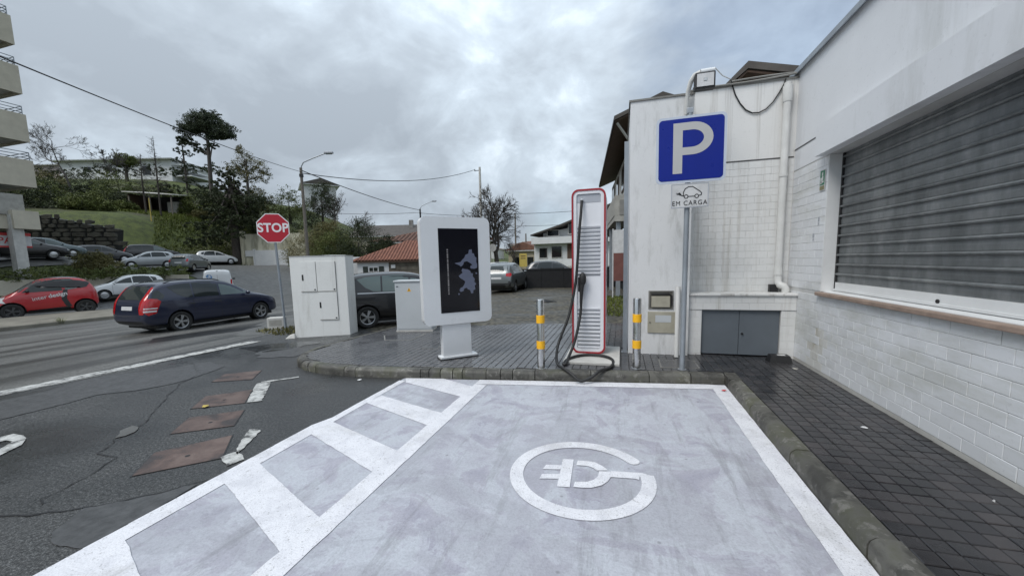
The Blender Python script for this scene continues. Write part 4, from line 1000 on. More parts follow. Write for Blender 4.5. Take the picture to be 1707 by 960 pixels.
for cx in (-.035, .072):
    cc = [(cx+.019*math.cos(R(t)), -.503+.019*math.sin(R(t))) for t in range(0, 360, 30)]; s_ = stroke(cc, .008, closed=True); ic.add(s_.v, s_.f)
s_ = stroke([(-.065, -.495), (-.085, -.487), (-.095, -.478)], .010); ic.add(s_.v, s_.f)
s_ = MB().add([(-.12, -.0012, -.462), (-.10, -.0012, -.455), (-.083, -.0012, -.478), (-.10, -.0012, -.49)], [(0, 1, 2, 3)]); ic.add(s_.v, s_.f)
s_ = stroke([(-.135, -.462), (-.115, -.466)], .007); ic.add(s_.v, s_.f); s_ = stroke([(-.13, -.477), (-.112, -.477)], .007); ic.add(s_.v, s_.f)
ic.xf(tl).build('car_pictogram', 'black', pp)
text_part('EM CARGA', .070, 'black', pp, tl @ Matrix.Translation((0, -.0012, -.575)) @ FACE_Y, offset=0, sx=.92, space=1.18)

# ================================================================ RUSTY SERVICE COVERS in the road
quads = [[(-5.18, 3.64), (-5.36, 3.95), (-5.0, 4.21), (-4.735, 3.835)], [(-4.42, 2.86), (-4.67, 3.195), (-4.33, 3.50), (-4.0, 3.13)], [(-3.94, 2.357), (-4.175, 2.672), (-3.805, 2.962), (-3.53, 2.632)], [(-3.42, 1.777), (-3.668, 2.07), (-3.343, 2.468), (-3.025, 2.135)]]
for i, (Q, lb) in enumerate(zip(quads, ['rusty steel service cover farthest along the row in the road', 'rusty steel service cover second farthest in the row in the road', 'rusty steel service cover second nearest in the row in the road', 'large rusty steel service cover nearest the hatched bay'])):
    cx, cy = sum(p[0] for p in Q)/4, sum(p[1] for p in Q)/4; t_ = thing('service_cover', lb, 'cover', (cx, cy, hz(cx, cy)+.0025), group='rusty service covers in the road')
    loc = [(x-cx, y-cy) for x, y in Q]
    MB().prism([(x*1.035, y*1.035) for x, y in loc], -.02, .001).build('frame', 'tar', t_); MB().prism(loc, .0012, .0035).build('plate', 'rust_plate', t_)
    MB().lathe([(.018, .0036), (.018, .0046)], 10, 'z', (.03, -.02, 0)).build('lifting_eye', 'black', t_)
# litter
for (x, y, z, s, m_, lb) in ((1.10, 4.60, .012, .03, 'poster_red', 'small red scrap of litter at the corner of the bay'), (1.86, 3.55, .121, .03, 'plate_white', 'small white scrap of paper on the paving by the wall'), (1.98, 2.62, .121, .012, 'plate_white', 'tiny white pebble on the paving close to the wall'), (-3.25, 4.10, .008, .035, 'plate_white', 'white scrap of litter below the kerb'), (-4.30, 2.93, .012, .05, 'poster_yellow', 'yellowish leaf beside the rusty covers'), (2.02, 5.27, .121, .04, 'concrete', 'small grey scrap in front of the black box')):
    q_ = random.Random(int(x*100)); P = [(s*q_.uniform(.5, 1.1)*math.cos(t), s*q_.uniform(.4, .8)*math.sin(t)) for t in (0, .9, 1.9, 2.8, 3.9, 5.1)]
    o = MB().add([(a, b, q_.uniform(0, .012)) for a, b in P] + [(0, 0, .016)], [(i, (i+1) % 6, 6) for i in range(6)]).build('scrap', m_); o.location = (x, y, z); tag(o, lb, 'litter')
# ================================================================ VEHICLES
def lerp_tab(tab, x):
    if x <= tab[0][0]: return tab[0][1]
    for (a, b), (c, d) in zip(tab, tab[1:]):
        if x <= c: return b+(d-b)*(x-a)/(c-a)
    return tab[-1][1]
WH = {}
def wheel_meshes(r, wd, style):
    key = (round(r, 3), round(wd, 3), style)
    if key in WH: return WH[key]
    h = wd/2; ri = r*.66
    ty = MB().lathe([(ri, -h*.8), (r*.86, -h), (r*.97, -h*.92), (r, -h*.6), (r, h*.6), (r*.97, h*.92), (r*.86, h), (ri, h*.8)], 28, 'y', cap=False).mesh('tyre', 'rubber', 40)
    rm_ = MB(); col = 'alloy' if style in ('alloy', 'hub') else 'steel_wheel'
    rm_.lathe([(ri, -h*.85), (ri*.94, -h*.8), (ri*.92, -h*.2)], 28, 'y', cap=False)
    if style == 'hub': rm_.lathe([(ri*.93, -h*.72), (ri*.6, -h*.86), (ri*.2, -h*.9), (0, -h*.9)], 24, 'y', cap=False)
    else:
        n = 5
        for i in range(n):
            for o_ in (-.13, .13):
                a = 2*math.pi*i/n+o_; c, s = math.cos(a), math.sin(a); t = (-s, c); w0, w1 = ri*.07, ri*.085
                def p(rad, w_, y): return (c*rad+t[0]*w_, y, s*rad+t[1]*w_)
                rm_.add([p(ri*.12, -w0, -h*.82), p(ri*.12, w0, -h*.82), p(ri*.95, w1, -h*.78), p(ri*.95, -w1, -h*.78), p(ri*.12, -w0, -h*.5), p(ri*.12, w0, -h*.5), p(ri*.95, w1, -h*.5), p(ri*.95, -w1, -h*.5)], [(0, 1, 2, 3), (0, 4, 5, 1), (1, 5, 6, 2), (2, 6, 7, 3), (3, 7, 4, 0)])
        rm_.lathe([(ri*.22, -h*.5), (ri*.2, -h*.88), (0, -h*.9)], 14, 'y', cap=False)
    rim = rm_.mesh('rim', col, 35)
    br = MB().lathe([(ri*.9, -h*.25), (0, -h*.25)], 20, 'y', cap=False).mesh('brake_disc', 'dark_void')
    WH[key] = (ty, rim, br); return WH[key]
def fill_poly(P, cuts):
    bm = bmesh.new(); vs = [bm.verts.new((a, b, 0)) for a, b in P]; bm.faces.new(vs)
    bmesh.ops.triangulate(bm, faces=bm.faces[:])
    for _ in range(cuts): bmesh.ops.subdivide_edges(bm, edges=bm.edges[:], cuts=1, use_grid_fill=True)
    bmesh.ops.triangulate(bm, faces=bm.faces[:])
    bm.verts.index_update(); v = [(q.co.x, q.co.y) for q in bm.verts]; f = [tuple(q.index for q in t.verts) for t in bm.faces]; bm.free(); return v, f
BODY = {}
def body_mesh(spec):
    key = spec['key']
    if key in BODY: return BODY[key]
    xs = spec['xs']; rows = []
    for x in xs:
        zt = lerp_tab(spec['top'], x); zb = lerp_tab(spec['bot'], x); w_ = lerp_tab(spec['wid'], x)*spec['W']; wr = lerp_tab(spec['roofw'], x)*spec['W']
        be = min(lerp_tab(spec['belt'], x), zt-.05); be = max(be, zb+.06); hh = be-zb
        sec = [(0, zb), (.80*w_, zb), (.955*w_, zb+.07*min(1, hh/.4)), (1.0*w_, zb+.36*hh), (.992*w_, zb+.78*hh), (.955*w_, be)]
        wr = min(wr, .95*w_)
        sec += [(.955*w_*.42+wr*.58, be+.56*(zt-be)), (wr, zt-.13*(zt-be)-.008), (wr*.80, zt-.012), (0, zt)]
        rows.append([(x, a, b) for a, b in sec] + [(x, -a, b) for a, b in sec[-2:0:-1]])
    k = len(rows[0]); mb = MB()
    for r in rows: mb.v += r
    for i in range(len(rows)-1):
        for j in range(k): mb.f.append((i*k+j, i*k+(j+1) % k, (i+1)*k+(j+1) % k, (i+1)*k+j))
    mb.f += [tuple(range(k))[::-1], tuple(range((len(rows)-1)*k, len(rows)*k))]
    me = mb.mesh('body', 'paint_black'); tmp = bpy.data.objects.new('tmp', me); COL.objects.link(tmp)
    cr_ = me.attributes.new('crease_edge', 'FLOAT', 'EDGE'); wts = {5: .55, 7: .35, 2: .4, 4: .15}
    vals = [0.0]*len(me.edges)
    for e in me.edges:
        a, b = e.vertices
        if a % k == b % k:
            j = a % k; j = j if j <= 9 else k-j
            vals[e.index] = wts.get(j, 0.0)
    cr_.data.foreach_set('value', vals)
    ss = tmp.modifiers.new('s', 'SUBSURF'); ss.levels = ss.render_levels = 2
    dg = bpy.context.evaluated_depsgraph_get(); m1 = bpy.data.meshes.new_from_object(tmp.evaluated_get(dg))
    bm = bmesh.new(); bm.from_mesh(m1); bvh = BVHTree.FromBMesh(bm); bm.free()
    cut = MB(); ra = spec['ra']
    for ax_ in spec['axles']:
        for s in (-1, 1): cut.lathe([(ra, s*(spec['W']-.30)), (ra, s*(spec['W']+.3))], 30, 'y', (ax_, 0, spec['r']+.015))
    cm = cut.mesh('cut', 'paint_black'); co = bpy.data.objects.new('cut', cm); COL.objects.link(co)
    bo_ = tmp.modifiers.new('b', 'BOOLEAN'); bo_.operation = 'DIFFERENCE'; bo_.object = co; bo_.solver = 'EXACT'
    dg = bpy.context.evaluated_depsgraph_get(); m2 = bpy.data.meshes.new_from_object(tmp.evaluated_get(dg))
    bpy.data.objects.remove(tmp); bpy.data.objects.remove(co)
    m2.polygons.foreach_set('use_smooth', [True]*len(m2.polygons)); m2.set_sharp_from_angle(angle=R(40))
    BODY[key] = (m2, bvh); return BODY[key]
def car(name, label, loc, heading, spec, paint_, scale=1.0, wheels='alloy', group=None, pitch=0, roll=0, details=True, extra=None, cat='car', glass=None):
    """heading: degrees, direction the bonnet points, anticlockwise from +X"""
    t = thing(name, label, cat, loc, R(heading), group); t.rotation_euler = (R(roll), R(pitch), R(heading)); t.scale = (scale,)*3
    me, bvh = body_mesh(spec); me = me.copy(); me.materials.clear(); me.materials.append(MATS[paint_]); me.name = 'body'
    body = link('body', me, t)
    W = spec['W']
    def proj(P, side, nm, mat, eps=.004, cuts=2, par=t, tri=None):
        """P in (s, z): s is x for 'l'/'r', y for 'f'/'b'; side may be an angle (deg) the view comes from, s then across that view"""
        v, f = fill_poly(P, cuts) if tri is None else tri
        mb = MB(); out = []
        for a, b in v:
            if side == 'l': o_, d_ = Vector((a, 4, b)), Vector((0, -1, 0))
            elif side == 'r': o_, d_ = Vector((a, -4, b)), Vector((0, 1, 0))
            elif side == 'f': o_, d_ = Vector((6, a, b)), Vector((-1, 0, 0))
            elif side == 'b': o_, d_ = Vector((-6, a, b)), Vector((1, 0, 0))
            else:
                q = R(side); d_ = Vector((-math.cos(q), -math.sin(q), 0)); sx = Vector((-math.sin(q), math.cos(q), 0)); o_ = sx*a+Vector((0, 0, b))-d_*6
            h, n, _, _ = bvh.ray_cast(o_, d_)
            if h is None: h, n, _, _ = bvh.find_nearest(o_+d_*(4 if side in 'lr' else 6) if isinstance(side, str) else o_+d_*6)
            if n.dot(d_) > 0: n = -n
            out.append(h+n*eps)
        mb.v = [tuple(p) for p in out]; mb.f = list(f)
        mm = bpy.data.meshes.new(nm); mm.from_pydata(mb.v, [], mb.f); mm.materials.append(MATS[mat]); mm.polygons.foreach_set('use_smooth', [True]*len(mm.polygons))
        return link(nm, mm, par)
    for P, mat in spec['side_glass']:
        for s in 'lr': proj(P, s, 'side_window', glass or mat)
    if 'front_glass' in spec: proj(spec['front_glass'], 'f', 'windscreen', spec.get('wsmat', 'glass_car'))
    if 'rear_glass' in spec: proj(spec['rear_glass'], 'b', 'rear_window', 'glass_car')
    for P, s, nm, mat in spec['patches']: proj(P, s, nm, mat, .006)
    if details:
        for P, s, nm, mat in spec.get('fine', []): proj(P, s, nm, mat, .003, 3)
    r = spec['r']; ty, rim, br = wheel_meshes(r, spec.get('ww', .205), wheels)
    for ax_ in spec['axles']:
        for s in (-1, 1):
            wh_ = link('wheel', ty, t); wh_.location = (ax_, s*(W-.125), r); wh_.rotation_euler = (0, 0, 0 if s < 0 else math.pi)
            link('rim', rim, wh_); link('brake_disc', br, wh_)
            n = 16; wl_ = MB()
            for i in range(n+1):
                a = R(-15)+R(210)*i/n; ra = spec['ra']-.006
                for y in (W*.96, W-.29): wl_.v.append((ax_+ra*math.cos(a), s*y, r+.015+ra*math.sin(a)))
            for i in range(n): wl_.f.append((2*i, 2*i+1, 2*i+3, 2*i+2))
            b0 = len(wl_.v); wl_.v += [(ax_+(spec['ra']-.006)*math.cos(2*math.pi*i/n), s*(W-.292), r+.015+(spec['ra']-.006)*math.sin(2*math.pi*i/n)) for i in range(n)]; wl_.f.append(tuple(range(b0, b0+n)))
            wl_.build('wheel_well', 'dark_void', t)
    mx, mz = spec.get('mirror', (.75, 1.0))
    for s in (-1, 1):
        b = bmesh.new(); bmesh.ops.create_uvsphere(b, u_segments=10, v_segments=6, radius=.5); q = MB().bm(b); q.xf(Matrix.Translation((mx, s*(W+.08), mz)) @ Matrix.Diagonal((.12, .20, .13, 1))); q.build('mirror', spec.get('mirmat', paint_), t, smooth=60)
    MB().box(spec['xs'][0]+.35, -W*.8, .16, spec['xs'][-1]-.35, W*.8, .30).build('underbody', 'dark_void', t)
    if extra: extra(t, proj, bvh)
    return t
def st(a, b, ends=4, mid=9):
    e = [0, .012, .035, .075, .13]; L = b-a
    return [a+L*v for v in e] + [a+L*(.13+.74*i/mid) for i in range(1, mid)] + [b-L*v for v in e[::-1]]
def seam(x, z0, z1, w_=.008, dx=0): return [(x-w_/2, z0), (x+w_/2, z0), (x+w_/2+dx, z1), (x-w_/2+dx, z1)]
# ---- estate (length 4.47)
wag = dict(key='wagon', W=.895, r=.318, ra=.362, ww=.215, axles=(-1.315, 1.335), mirror=(.82, 1.0),
  xs=[-2.235, -2.225, -2.20, -2.15, -2.06, -1.95, -1.80, -1.55, -1.25, -.9, -.5, -.1, .25, .5, .75, 1.0, 1.2, 1.45, 1.75, 1.98, 2.12, 2.20, 2.235],
  top=[(-2.235, .58), (-2.225, .72), (-2.20, .86), (-2.15, .99), (-2.06, 1.10), (-1.95, 1.24), (-1.80, 1.395), (-1.55, 1.455), (-1.25, 1.475), (-.5, 1.495), (.1, 1.47), (.35, 1.405), (.75, 1.21), (1.05, 1.03), (1.2, .98), (1.6, .92), (1.98, .80), (2.12, .71), (2.2, .62), (2.235, .54)],
  bot=[(-2.235, .44), (-2.15, .30), (-2.0, .24), (1.9, .22), (2.15, .26), (2.235, .34)],
  belt=[(-2.235, .56), (-2.15, .90), (-2.0, .985), (-1.0, .965), (.9, .93), (1.3, .90), (1.98, .75), (2.235, .45)],
  wid=[(-2.235, .72), (-2.2, .86), (-2.1, .94), (-1.9, .975), (-1.4, 1.0), (1.3, 1.0), (1.75, .97), (2.0, .90), (2.15, .78), (2.235, .58)],
  roofw=[(-2.235, .70), (-2.0, .80), (-1.6, .78), (0, .775), (.4, .76), (1.1, .80), (1.6, .82), (2.235, .5)],
  side_glass=[([(.92, .975), (.80, 1.10), (.47, 1.30), (.18, 1.385), (-.02, 1.40), (-.04, .975)], 'glass_light'), ([(-.10, .975), (-.08, 1.40), (-.55, 1.405), (-.84, 1.39), (-.86, .985)], 'glass_car'), ([(-.91, .99), (-.89, 1.39), (-1.30, 1.365), (-1.55, 1.31), (-1.33, 1.10), (-1.12, 1.0)], 'glass_car'),
              ([(-1.72, 1.00), (-1.66, 1.10), (-1.80, 1.25), (-1.92, 1.18), (-1.98, 1.03)], 'glass_car')],
  front_glass=[(-.66, 1.0), (.66, 1.0), (.55, 1.38), (-.55, 1.38)], rear_glass=[(-.56, 1.00), (.56, 1.00), (.50, 1.34), (-.50, 1.34)],
  patches=[([(.60, .62), (.74, .62), (.79, .80), (.80, .95), (.73, 1.05), (.665, 1.30), (.58, 1.33), (.60, 1.10), (.57, .95), (.565, .75)], 'b', 'tail_light', 'lamp_red'), ([(-.60, .62), (-.74, .62), (-.79, .80), (-.80, .95), (-.73, 1.05), (-.665, 1.30), (-.58, 1.33), (-.60, 1.10), (-.57, .95), (-.565, .75)], 'b', 'tail_light', 'lamp_red'),
           ([(-.26, .73), (.26, .73), (.26, .83), (-.26, .83)], 'b', 'number_plate', 'plate_white'),
           ([(.45, .58), (.75, .62), (.72, .74), (.48, .70)], 'f', 'headlight', 'lamp_clear'), ([(-.45, .58), (-.75, .62), (-.72, .74), (-.48, .70)], 'f', 'headlight', 'lamp_clear'), ([(-.3, .42), (.3, .42), (.3, .56), (-.3, .56)], 'f', 'grille', 'plastic_trim'),
           ([(-.62, .33), (.62, .33), (.62, .42), (-.62, .42)], 'b', 'bumper_trim', 'plastic_trim')],
  fine=[(seam(.92, .35, .95, dx=.0), s, 'door_seam', 'dark_void') for s in 'lr'] + [(seam(-.07, .33, .97), s, 'door_seam', 'dark_void') for s in 'lr'] + [(seam(-.90, .50, .97, dx=-.02), s, 'door_seam', 'dark_void') for s in 'lr'] +
       [([(-.28, .80), (-.06, .80), (-.06, .83), (-.28, .83)], s, 'door_handle', 'plastic_trim') for s in 'lr'] + [([(-1.08, .80), (-.88, .80), (-.88, .83), (-1.08, .83)], s, 'door_handle', 'plastic_trim') for s in 'lr'])
def raise_spec(sp, k, z0=.5):
    up = lambda z: z if z < z0 else z0+(z-z0)*k
    for n in ('top', 'belt'): sp[n] = [(x, up(z)) for x, z in sp[n]]
    sp['side_glass'] = [([(x, up(z)) for x, z in P], m_) for P, m_ in sp['side_glass']]
    for n in ('front_glass', 'rear_glass'): sp[n] = [(y, up(z)) for y, z in sp[n]]
    for n in ('patches', 'fine'): sp[n] = [([(a, up(b)) for a, b in P], s_, nm, m_) for P, s_, nm, m_ in sp[n]]
    sp['mirror'] = (sp['mirror'][0], up(sp['mirror'][1]))
raise_spec(wag, 1.13)
def wag_extra(t, proj, bvh):
    for s in (-1, 1):
        pts = [(x, s*.60, bvh.ray_cast(Vector((x, s*.60, 4)), Vector((0, 0, -1)))[0].z+.045) for x in np.linspace(-1.55, .1, 9)]; pts[0] = (pts[0][0], pts[0][1], pts[0][2]-.04); pts[-1] = (pts[-1][0], pts[-1][1], pts[-1][2]-.04)
        MB().tube(pts, .014, 6).build('roof_rail', 'plastic_trim', t)
    for s, a in ((1, 135), (-1, 225)):
        o_ = .90
        proj([((o_+q)*s, z) for q, z in [(.02, .60), (-.14, .66), (-.24, 1.0), (-.16, 1.08), (-.02, 1.10), (.12, 1.03), (.14, .72)]], a, 'tail_light', 'lamp_red', .008)
        proj([((o_+q)*s, z) for q, z in [(-.14, .70), (.13, .70), (.13, .75), (-.15, .75)]], a, 'reversing_light', 'lamp_clear', .011); proj([((o_+q)*s, z) for q, z in [(-.16, .79), (.12, .79), (.12, .825), (-.17, .825)]], a, 'indicator', 'lamp_clear', .011)
def audi_extra(t, proj, bvh):
    for s in 'lr': proj([(1.0, .985), (1.0, 1.015), (-1.55, 1.035), (-1.55, 1.005)], s, 'belt_trim', 'alloy', .008, 3)
# ---- two-seater microcar (length 2.69)
mic = dict(key='micro', W=.78, r=.285, ra=.335, ww=.175, axles=(-.93, .93), mirror=(.52, 1.02), mirmat='black',
  xs=[-1.34, -1.33, -1.30, -1.24, -1.15, -1.02, -.85, -.6, -.3, 0, .25, .45, .65, .85, 1.0, 1.15, 1.25, 1.31, 1.34],
  top=[(-1.34, .62), (-1.33, .80), (-1.30, .98), (-1.24, 1.14), (-1.15, 1.30), (-1.02, 1.43), (-.85, 1.50), (-.6, 1.535), (-.2, 1.545), (.1, 1.50), (.3, 1.41), (.6, 1.19), (.85, .98), (1.0, .90), (1.15, .82), (1.25, .72), (1.31, .62), (1.34, .52)],
  bot=[(-1.34, .40), (-1.25, .28), (-1.1, .22), (1.1, .20), (1.28, .24), (1.34, .32)],
  belt=[(-1.34, .6), (-1.25, .92), (-.9, 1.0), (.3, .93), (.8, .90), (1.1, .78), (1.34, .45)],
  wid=[(-1.34, .70), (-1.28, .86), (-1.15, .95), (-.93, 1.0), (-.4, .975), (.4, .965), (.93, 1.0), (1.15, .93), (1.27, .80), (1.34, .60)],
  roofw=[(-1.34, .60), (-1.1, .70), (-.7, .75), (.1, .75), (.5, .80), (.85, .84), (1.34, .5)],
  side_glass=[([(.66, .97), (.50, 1.13), (.26, 1.32), (.02, 1.41), (-.30, 1.43), (-.36, .99)], 'glass_car'), ([(-.44, 1.0), (-.38, 1.42), (-.60, 1.42), (-.80, 1.30), (-.84, 1.08)], 'glass_light')],
  front_glass=[(-.60, .99), (.60, .99), (.53, 1.40), (-.53, 1.40)], wsmat='glass_light', rear_glass=[(-.52, 1.06), (.52, 1.06), (.46, 1.40), (-.46, 1.40)],
  patches=[([(.42, .60), (.60, .62), (.70, .76), (.62, .84), (.48, .74)], 'f', 'headlight', 'lamp_clear'), ([(-.42, .60), (-.60, .62), (-.70, .76), (-.62, .84), (-.48, .74)], 'f', 'headlight', 'lamp_clear'), ([(-.4, .36), (.4, .36), (.36, .50), (-.36, .50)], 'f', 'grille', 'plastic_trim'), ([(-.25, .40), (.25, .40), (.25, .49), (-.25, .49)], 'f', 'number_plate', 'plate_white')] +
          [([(-.50, 1.03), (-.38, 1.03), (-.30, .66), (-.40, .37), (-.56, .35), (-.45, .66)], s, 'dark_cell_band', 'plastic_trim') for s in 'lr'] + [([(-.54, .25), (.56, .22), (.56, .29), (-.50, .36)], s, 'sill', 'plastic_trim') for s in 'lr'] +
          [([(-1.02, 1.10), (-.86, 1.06), (-.82, 1.32), (-.60, 1.45), (-.36, 1.45), (.04, 1.435), (.30, 1.34), (.54, 1.16), (.70, 1.0), (.76, 1.0), (.5, 1.27), (.24, 1.45), (-.10, 1.51), (-.6, 1.50), (-.85, 1.46), (-1.0, 1.40), (-1.12, 1.24)], s, 'black_roof_frame', 'plastic_trim') for s in 'lr'],
  fine=[])
def mic_extra(t, proj, bvh):
    # dark roof skin
    v, f = fill_poly([(-1.08, -.5), (.05, -.55), (.05, .55), (-1.08, .5)], 3); pts = []
    for a, b in v:
        h, n, _, _ = bvh.ray_cast(Vector((a, b, 4)), Vector((0, 0, -1))); pts.append(tuple(h+Vector((0, 0, .006))))
    mm = bpy.data.meshes.new('roof_skin'); mm.from_pydata(pts, [], f); mm.materials.append(MATS['paint_charcoal']); mm.polygons.foreach_set('use_smooth', [True]*len(mm.polygons)); link('roof_skin', mm, t)
    for a in (52, -52): proj([((q-.50)*(1 if a > 0 else -1), z) for q, z in [(.13, .60), (.0, .62), (-.17, .78), (-.15, .84), (.03, .76)]], a, 'headlight', 'lamp_clear', .008)
    for word, size, off, x in (('inter', .20, .0, .245), ('design', .20, .004, -.225)):
        me = text_mesh(word, size, off, 0, 'CENTER'); v = [(q.co.x, q.co.y) for q in me.vertices]; f = [tuple(p.vertices) for p in me.polygons]; bpy.data.meshes.remove(me)
        th = R(11)
        for s, sg in (('l', -1), ('r', 1)):
            tri = ([((x if s == 'l' else (-.0 - x + .06)) + sg*(a*math.cos(th)-b*math.sin(th)), .74 + (.0 if word == 'inter' else .092) + a*math.sin(th)+b*math.cos(th)) for a, b in v], f)
            proj(None, s, 'door_lettering', 'plate_white', .008, tri=tri)
# ---- small hatchback (length 3.75)
hat = dict(key='hatch', W=.83, r=.29, ra=.335, ww=.18, axles=(-1.14, 1.18), mirror=(.72, .99),
  xs=[-1.87, -1.86, -1.83, -1.78, -1.70, -1.58, -1.42, -1.2, -.9, -.5, -.1, .2, .5, .75, 1.0, 1.25, 1.5, 1.68, 1.79, 1.85, 1.875],
  top=[(-1.87, .60), (-1.86, .78), (-1.83, .93), (-1.78, 1.05), (-1.70, 1.19), (-1.58, 1.34), (-1.42, 1.44), (-1.2, 1.475), (-.5, 1.50), (0, 1.475), (.25, 1.41), (.6, 1.21), (.95, .99), (1.25, .92), (1.5, .83), (1.68, .73), (1.79, .63), (1.875, .52)],
  bot=[(-1.87, .42), (-1.78, .28), (-1.6, .22), (1.6, .20), (1.8, .24), (1.875, .32)],
  belt=[(-1.87, .58), (-1.75, .95), (-1.4, .98), (.5, .93), (1.1, .88), (1.6, .70), (1.875, .45)],
  wid=[(-1.87, .74), (-1.83, .87), (-1.72, .95), (-1.3, 1.0), (1.1, 1.0), (1.5, .95), (1.72, .85), (1.82, .74), (1.875, .58)],
  roofw=[(-1.87, .62), (-1.5, .72), (-1, .73), (.1, .72), (.6, .78), (1.1, .82), (1.875, .5)],
  side_glass=[([(.80, .97), (.62, 1.12), (.36, 1.30), (.08, 1.385), (-.10, 1.40), (-.12, .965)], 'glass_car'), ([(-.17, .965), (-.15, 1.40), (-.70, 1.40), (-.98, 1.36), (-1.12, 1.05), (-1.10, .985)], 'glass_car'), ([(-1.16, 1.06), (-1.03, 1.35), (-1.30, 1.28), (-1.36, 1.12)], 'glass_car')],
  front_glass=[(-.62, .99), (.62, .99), (.52, 1.38), (-.52, 1.38)], rear_glass=[(-.52, 1.04), (.52, 1.04), (.46, 1.37), (-.46, 1.37)],
  patches=[([(.56, .80), (.72, .80), (.70, 1.02), (.60, 1.06)], 'b', 'tail_light', 'lamp_red'), ([(-.56, .80), (-.72, .80), (-.70, 1.02), (-.60, 1.06)], 'b', 'tail_light', 'lamp_red'), ([(-.26, .68), (.26, .68), (.26, .78), (-.26, .78)], 'b', 'number_plate', 'plate_white'),
           ([(.42, .56), (.68, .60), (.66, .76), (.46, .70)], 'f', 'headlight', 'lamp_clear'), ([(-.42, .56), (-.68, .60), (-.66, .76), (-.46, .70)], 'f', 'headlight', 'lamp_clear'), ([(-.4, .36), (.4, .36), (.36, .50), (-.36, .50)], 'f', 'grille', 'plastic_trim')],
  fine=[(seam(-.145, .33, .96), s, 'door_seam', 'dark_void') for s in 'lr'] + [(seam(.80, .35, .95), s, 'door_seam', 'dark_void') for s in 'lr'])
# ---- compact crossover (length 4.15)
suv = dict(key='suv', W=.88, r=.325, ra=.372, ww=.21, axles=(-1.27, 1.33), mirror=(.72, 1.08),
  xs=[-2.07, -2.06, -2.03, -1.97, -1.88, -1.75, -1.58, -1.3, -.9, -.5, -.1, .25, .5, .75, 1.0, 1.25, 1.55, 1.8, 1.95, 2.03, 2.07],
  top=[(-2.07, .66), (-2.06, .86), (-2.03, 1.02), (-1.97, 1.14), (-1.88, 1.27), (-1.75, 1.42), (-1.58, 1.54), (-1.3, 1.60), (-.5, 1.635), (0, 1.61), (.3, 1.54), (.65, 1.32), (1.0, 1.09), (1.3, 1.03), (1.6, .97), (1.8, .88), (1.95, .76), (2.07, .58)],
  bot=[(-2.07, .46), (-1.97, .33), (-1.8, .26), (1.8, .25), (2.0, .29), (2.07, .38)],
  belt=[(-2.07, .62), (-1.95, 1.0), (-1.6, 1.10), (.5, 1.03), (1.2, .98), (1.8, .80), (2.07, .5)],
  wid=[(-2.07, .78), (-2.03, .90), (-1.92, .96), (-1.4, 1.0), (1.3, 1.0), (1.7, .95), (1.92, .86), (2.02, .74), (2.07, .58)],
  roofw=[(-2.07, .66), (-1.7, .74), (-1.2, .75), (.2, .74), (.7, .80), (1.2, .84), (2.07, .5)],
  side_glass=[([(.78, 1.07), (.60, 1.22), (.35, 1.42), (.08, 1.51), (-.12, 1.52), (-.13, 1.07)], 'glass_car'), ([(-.18, 1.07), (-.17, 1.52), (-.75, 1.52), (-1.05, 1.48), (-1.2, 1.15), (-1.1, 1.09)], 'glass_car'), ([(-1.26, 1.16), (-1.10, 1.47), (-1.45, 1.40), (-1.5, 1.22)], 'glass_car')],
  front_glass=[(-.66, 1.09), (.66, 1.09), (.55, 1.50), (-.55, 1.50)], rear_glass=[(-.62, 1.13), (.62, 1.13), (.55, 1.44), (-.55, 1.44)],
  patches=[([(.50, .92), (.74, .88), (.80, .99), (.74, 1.08), (.52, 1.06)], 'b', 'tail_light', 'lamp_red'), ([(-.50, .92), (-.74, .88), (-.80, .99), (-.74, 1.08), (-.52, 1.06)], 'b', 'tail_light', 'lamp_red'), ([(-.27, .76), (.27, .76), (.27, .87), (-.27, .87)], 'b', 'number_plate', 'plate_white'),
           ([(-.72, .34), (.72, .34), (.80, .60), (.62, .56), (-.62, .56), (-.80, .60)], 'b', 'bumper_trim', 'plastic_trim'), ([(-.75, .60), (-.62, .58), (-.64, .66), (-.74, .68)], 'b', 'reflector', 'plastic_trim'), ([(.75, .60), (.62, .58), (.64, .66), (.74, .68)], 'b', 'reflector', 'plastic_trim'),
           ([(.45, .66), (.74, .70), (.72, .80), (.48, .76)], 'f', 'headlight', 'lamp_clear'), ([(-.45, .66), (-.74, .70), (-.72, .80), (-.48, .76)], 'f', 'headlight', 'lamp_clear')],
  fine=[])
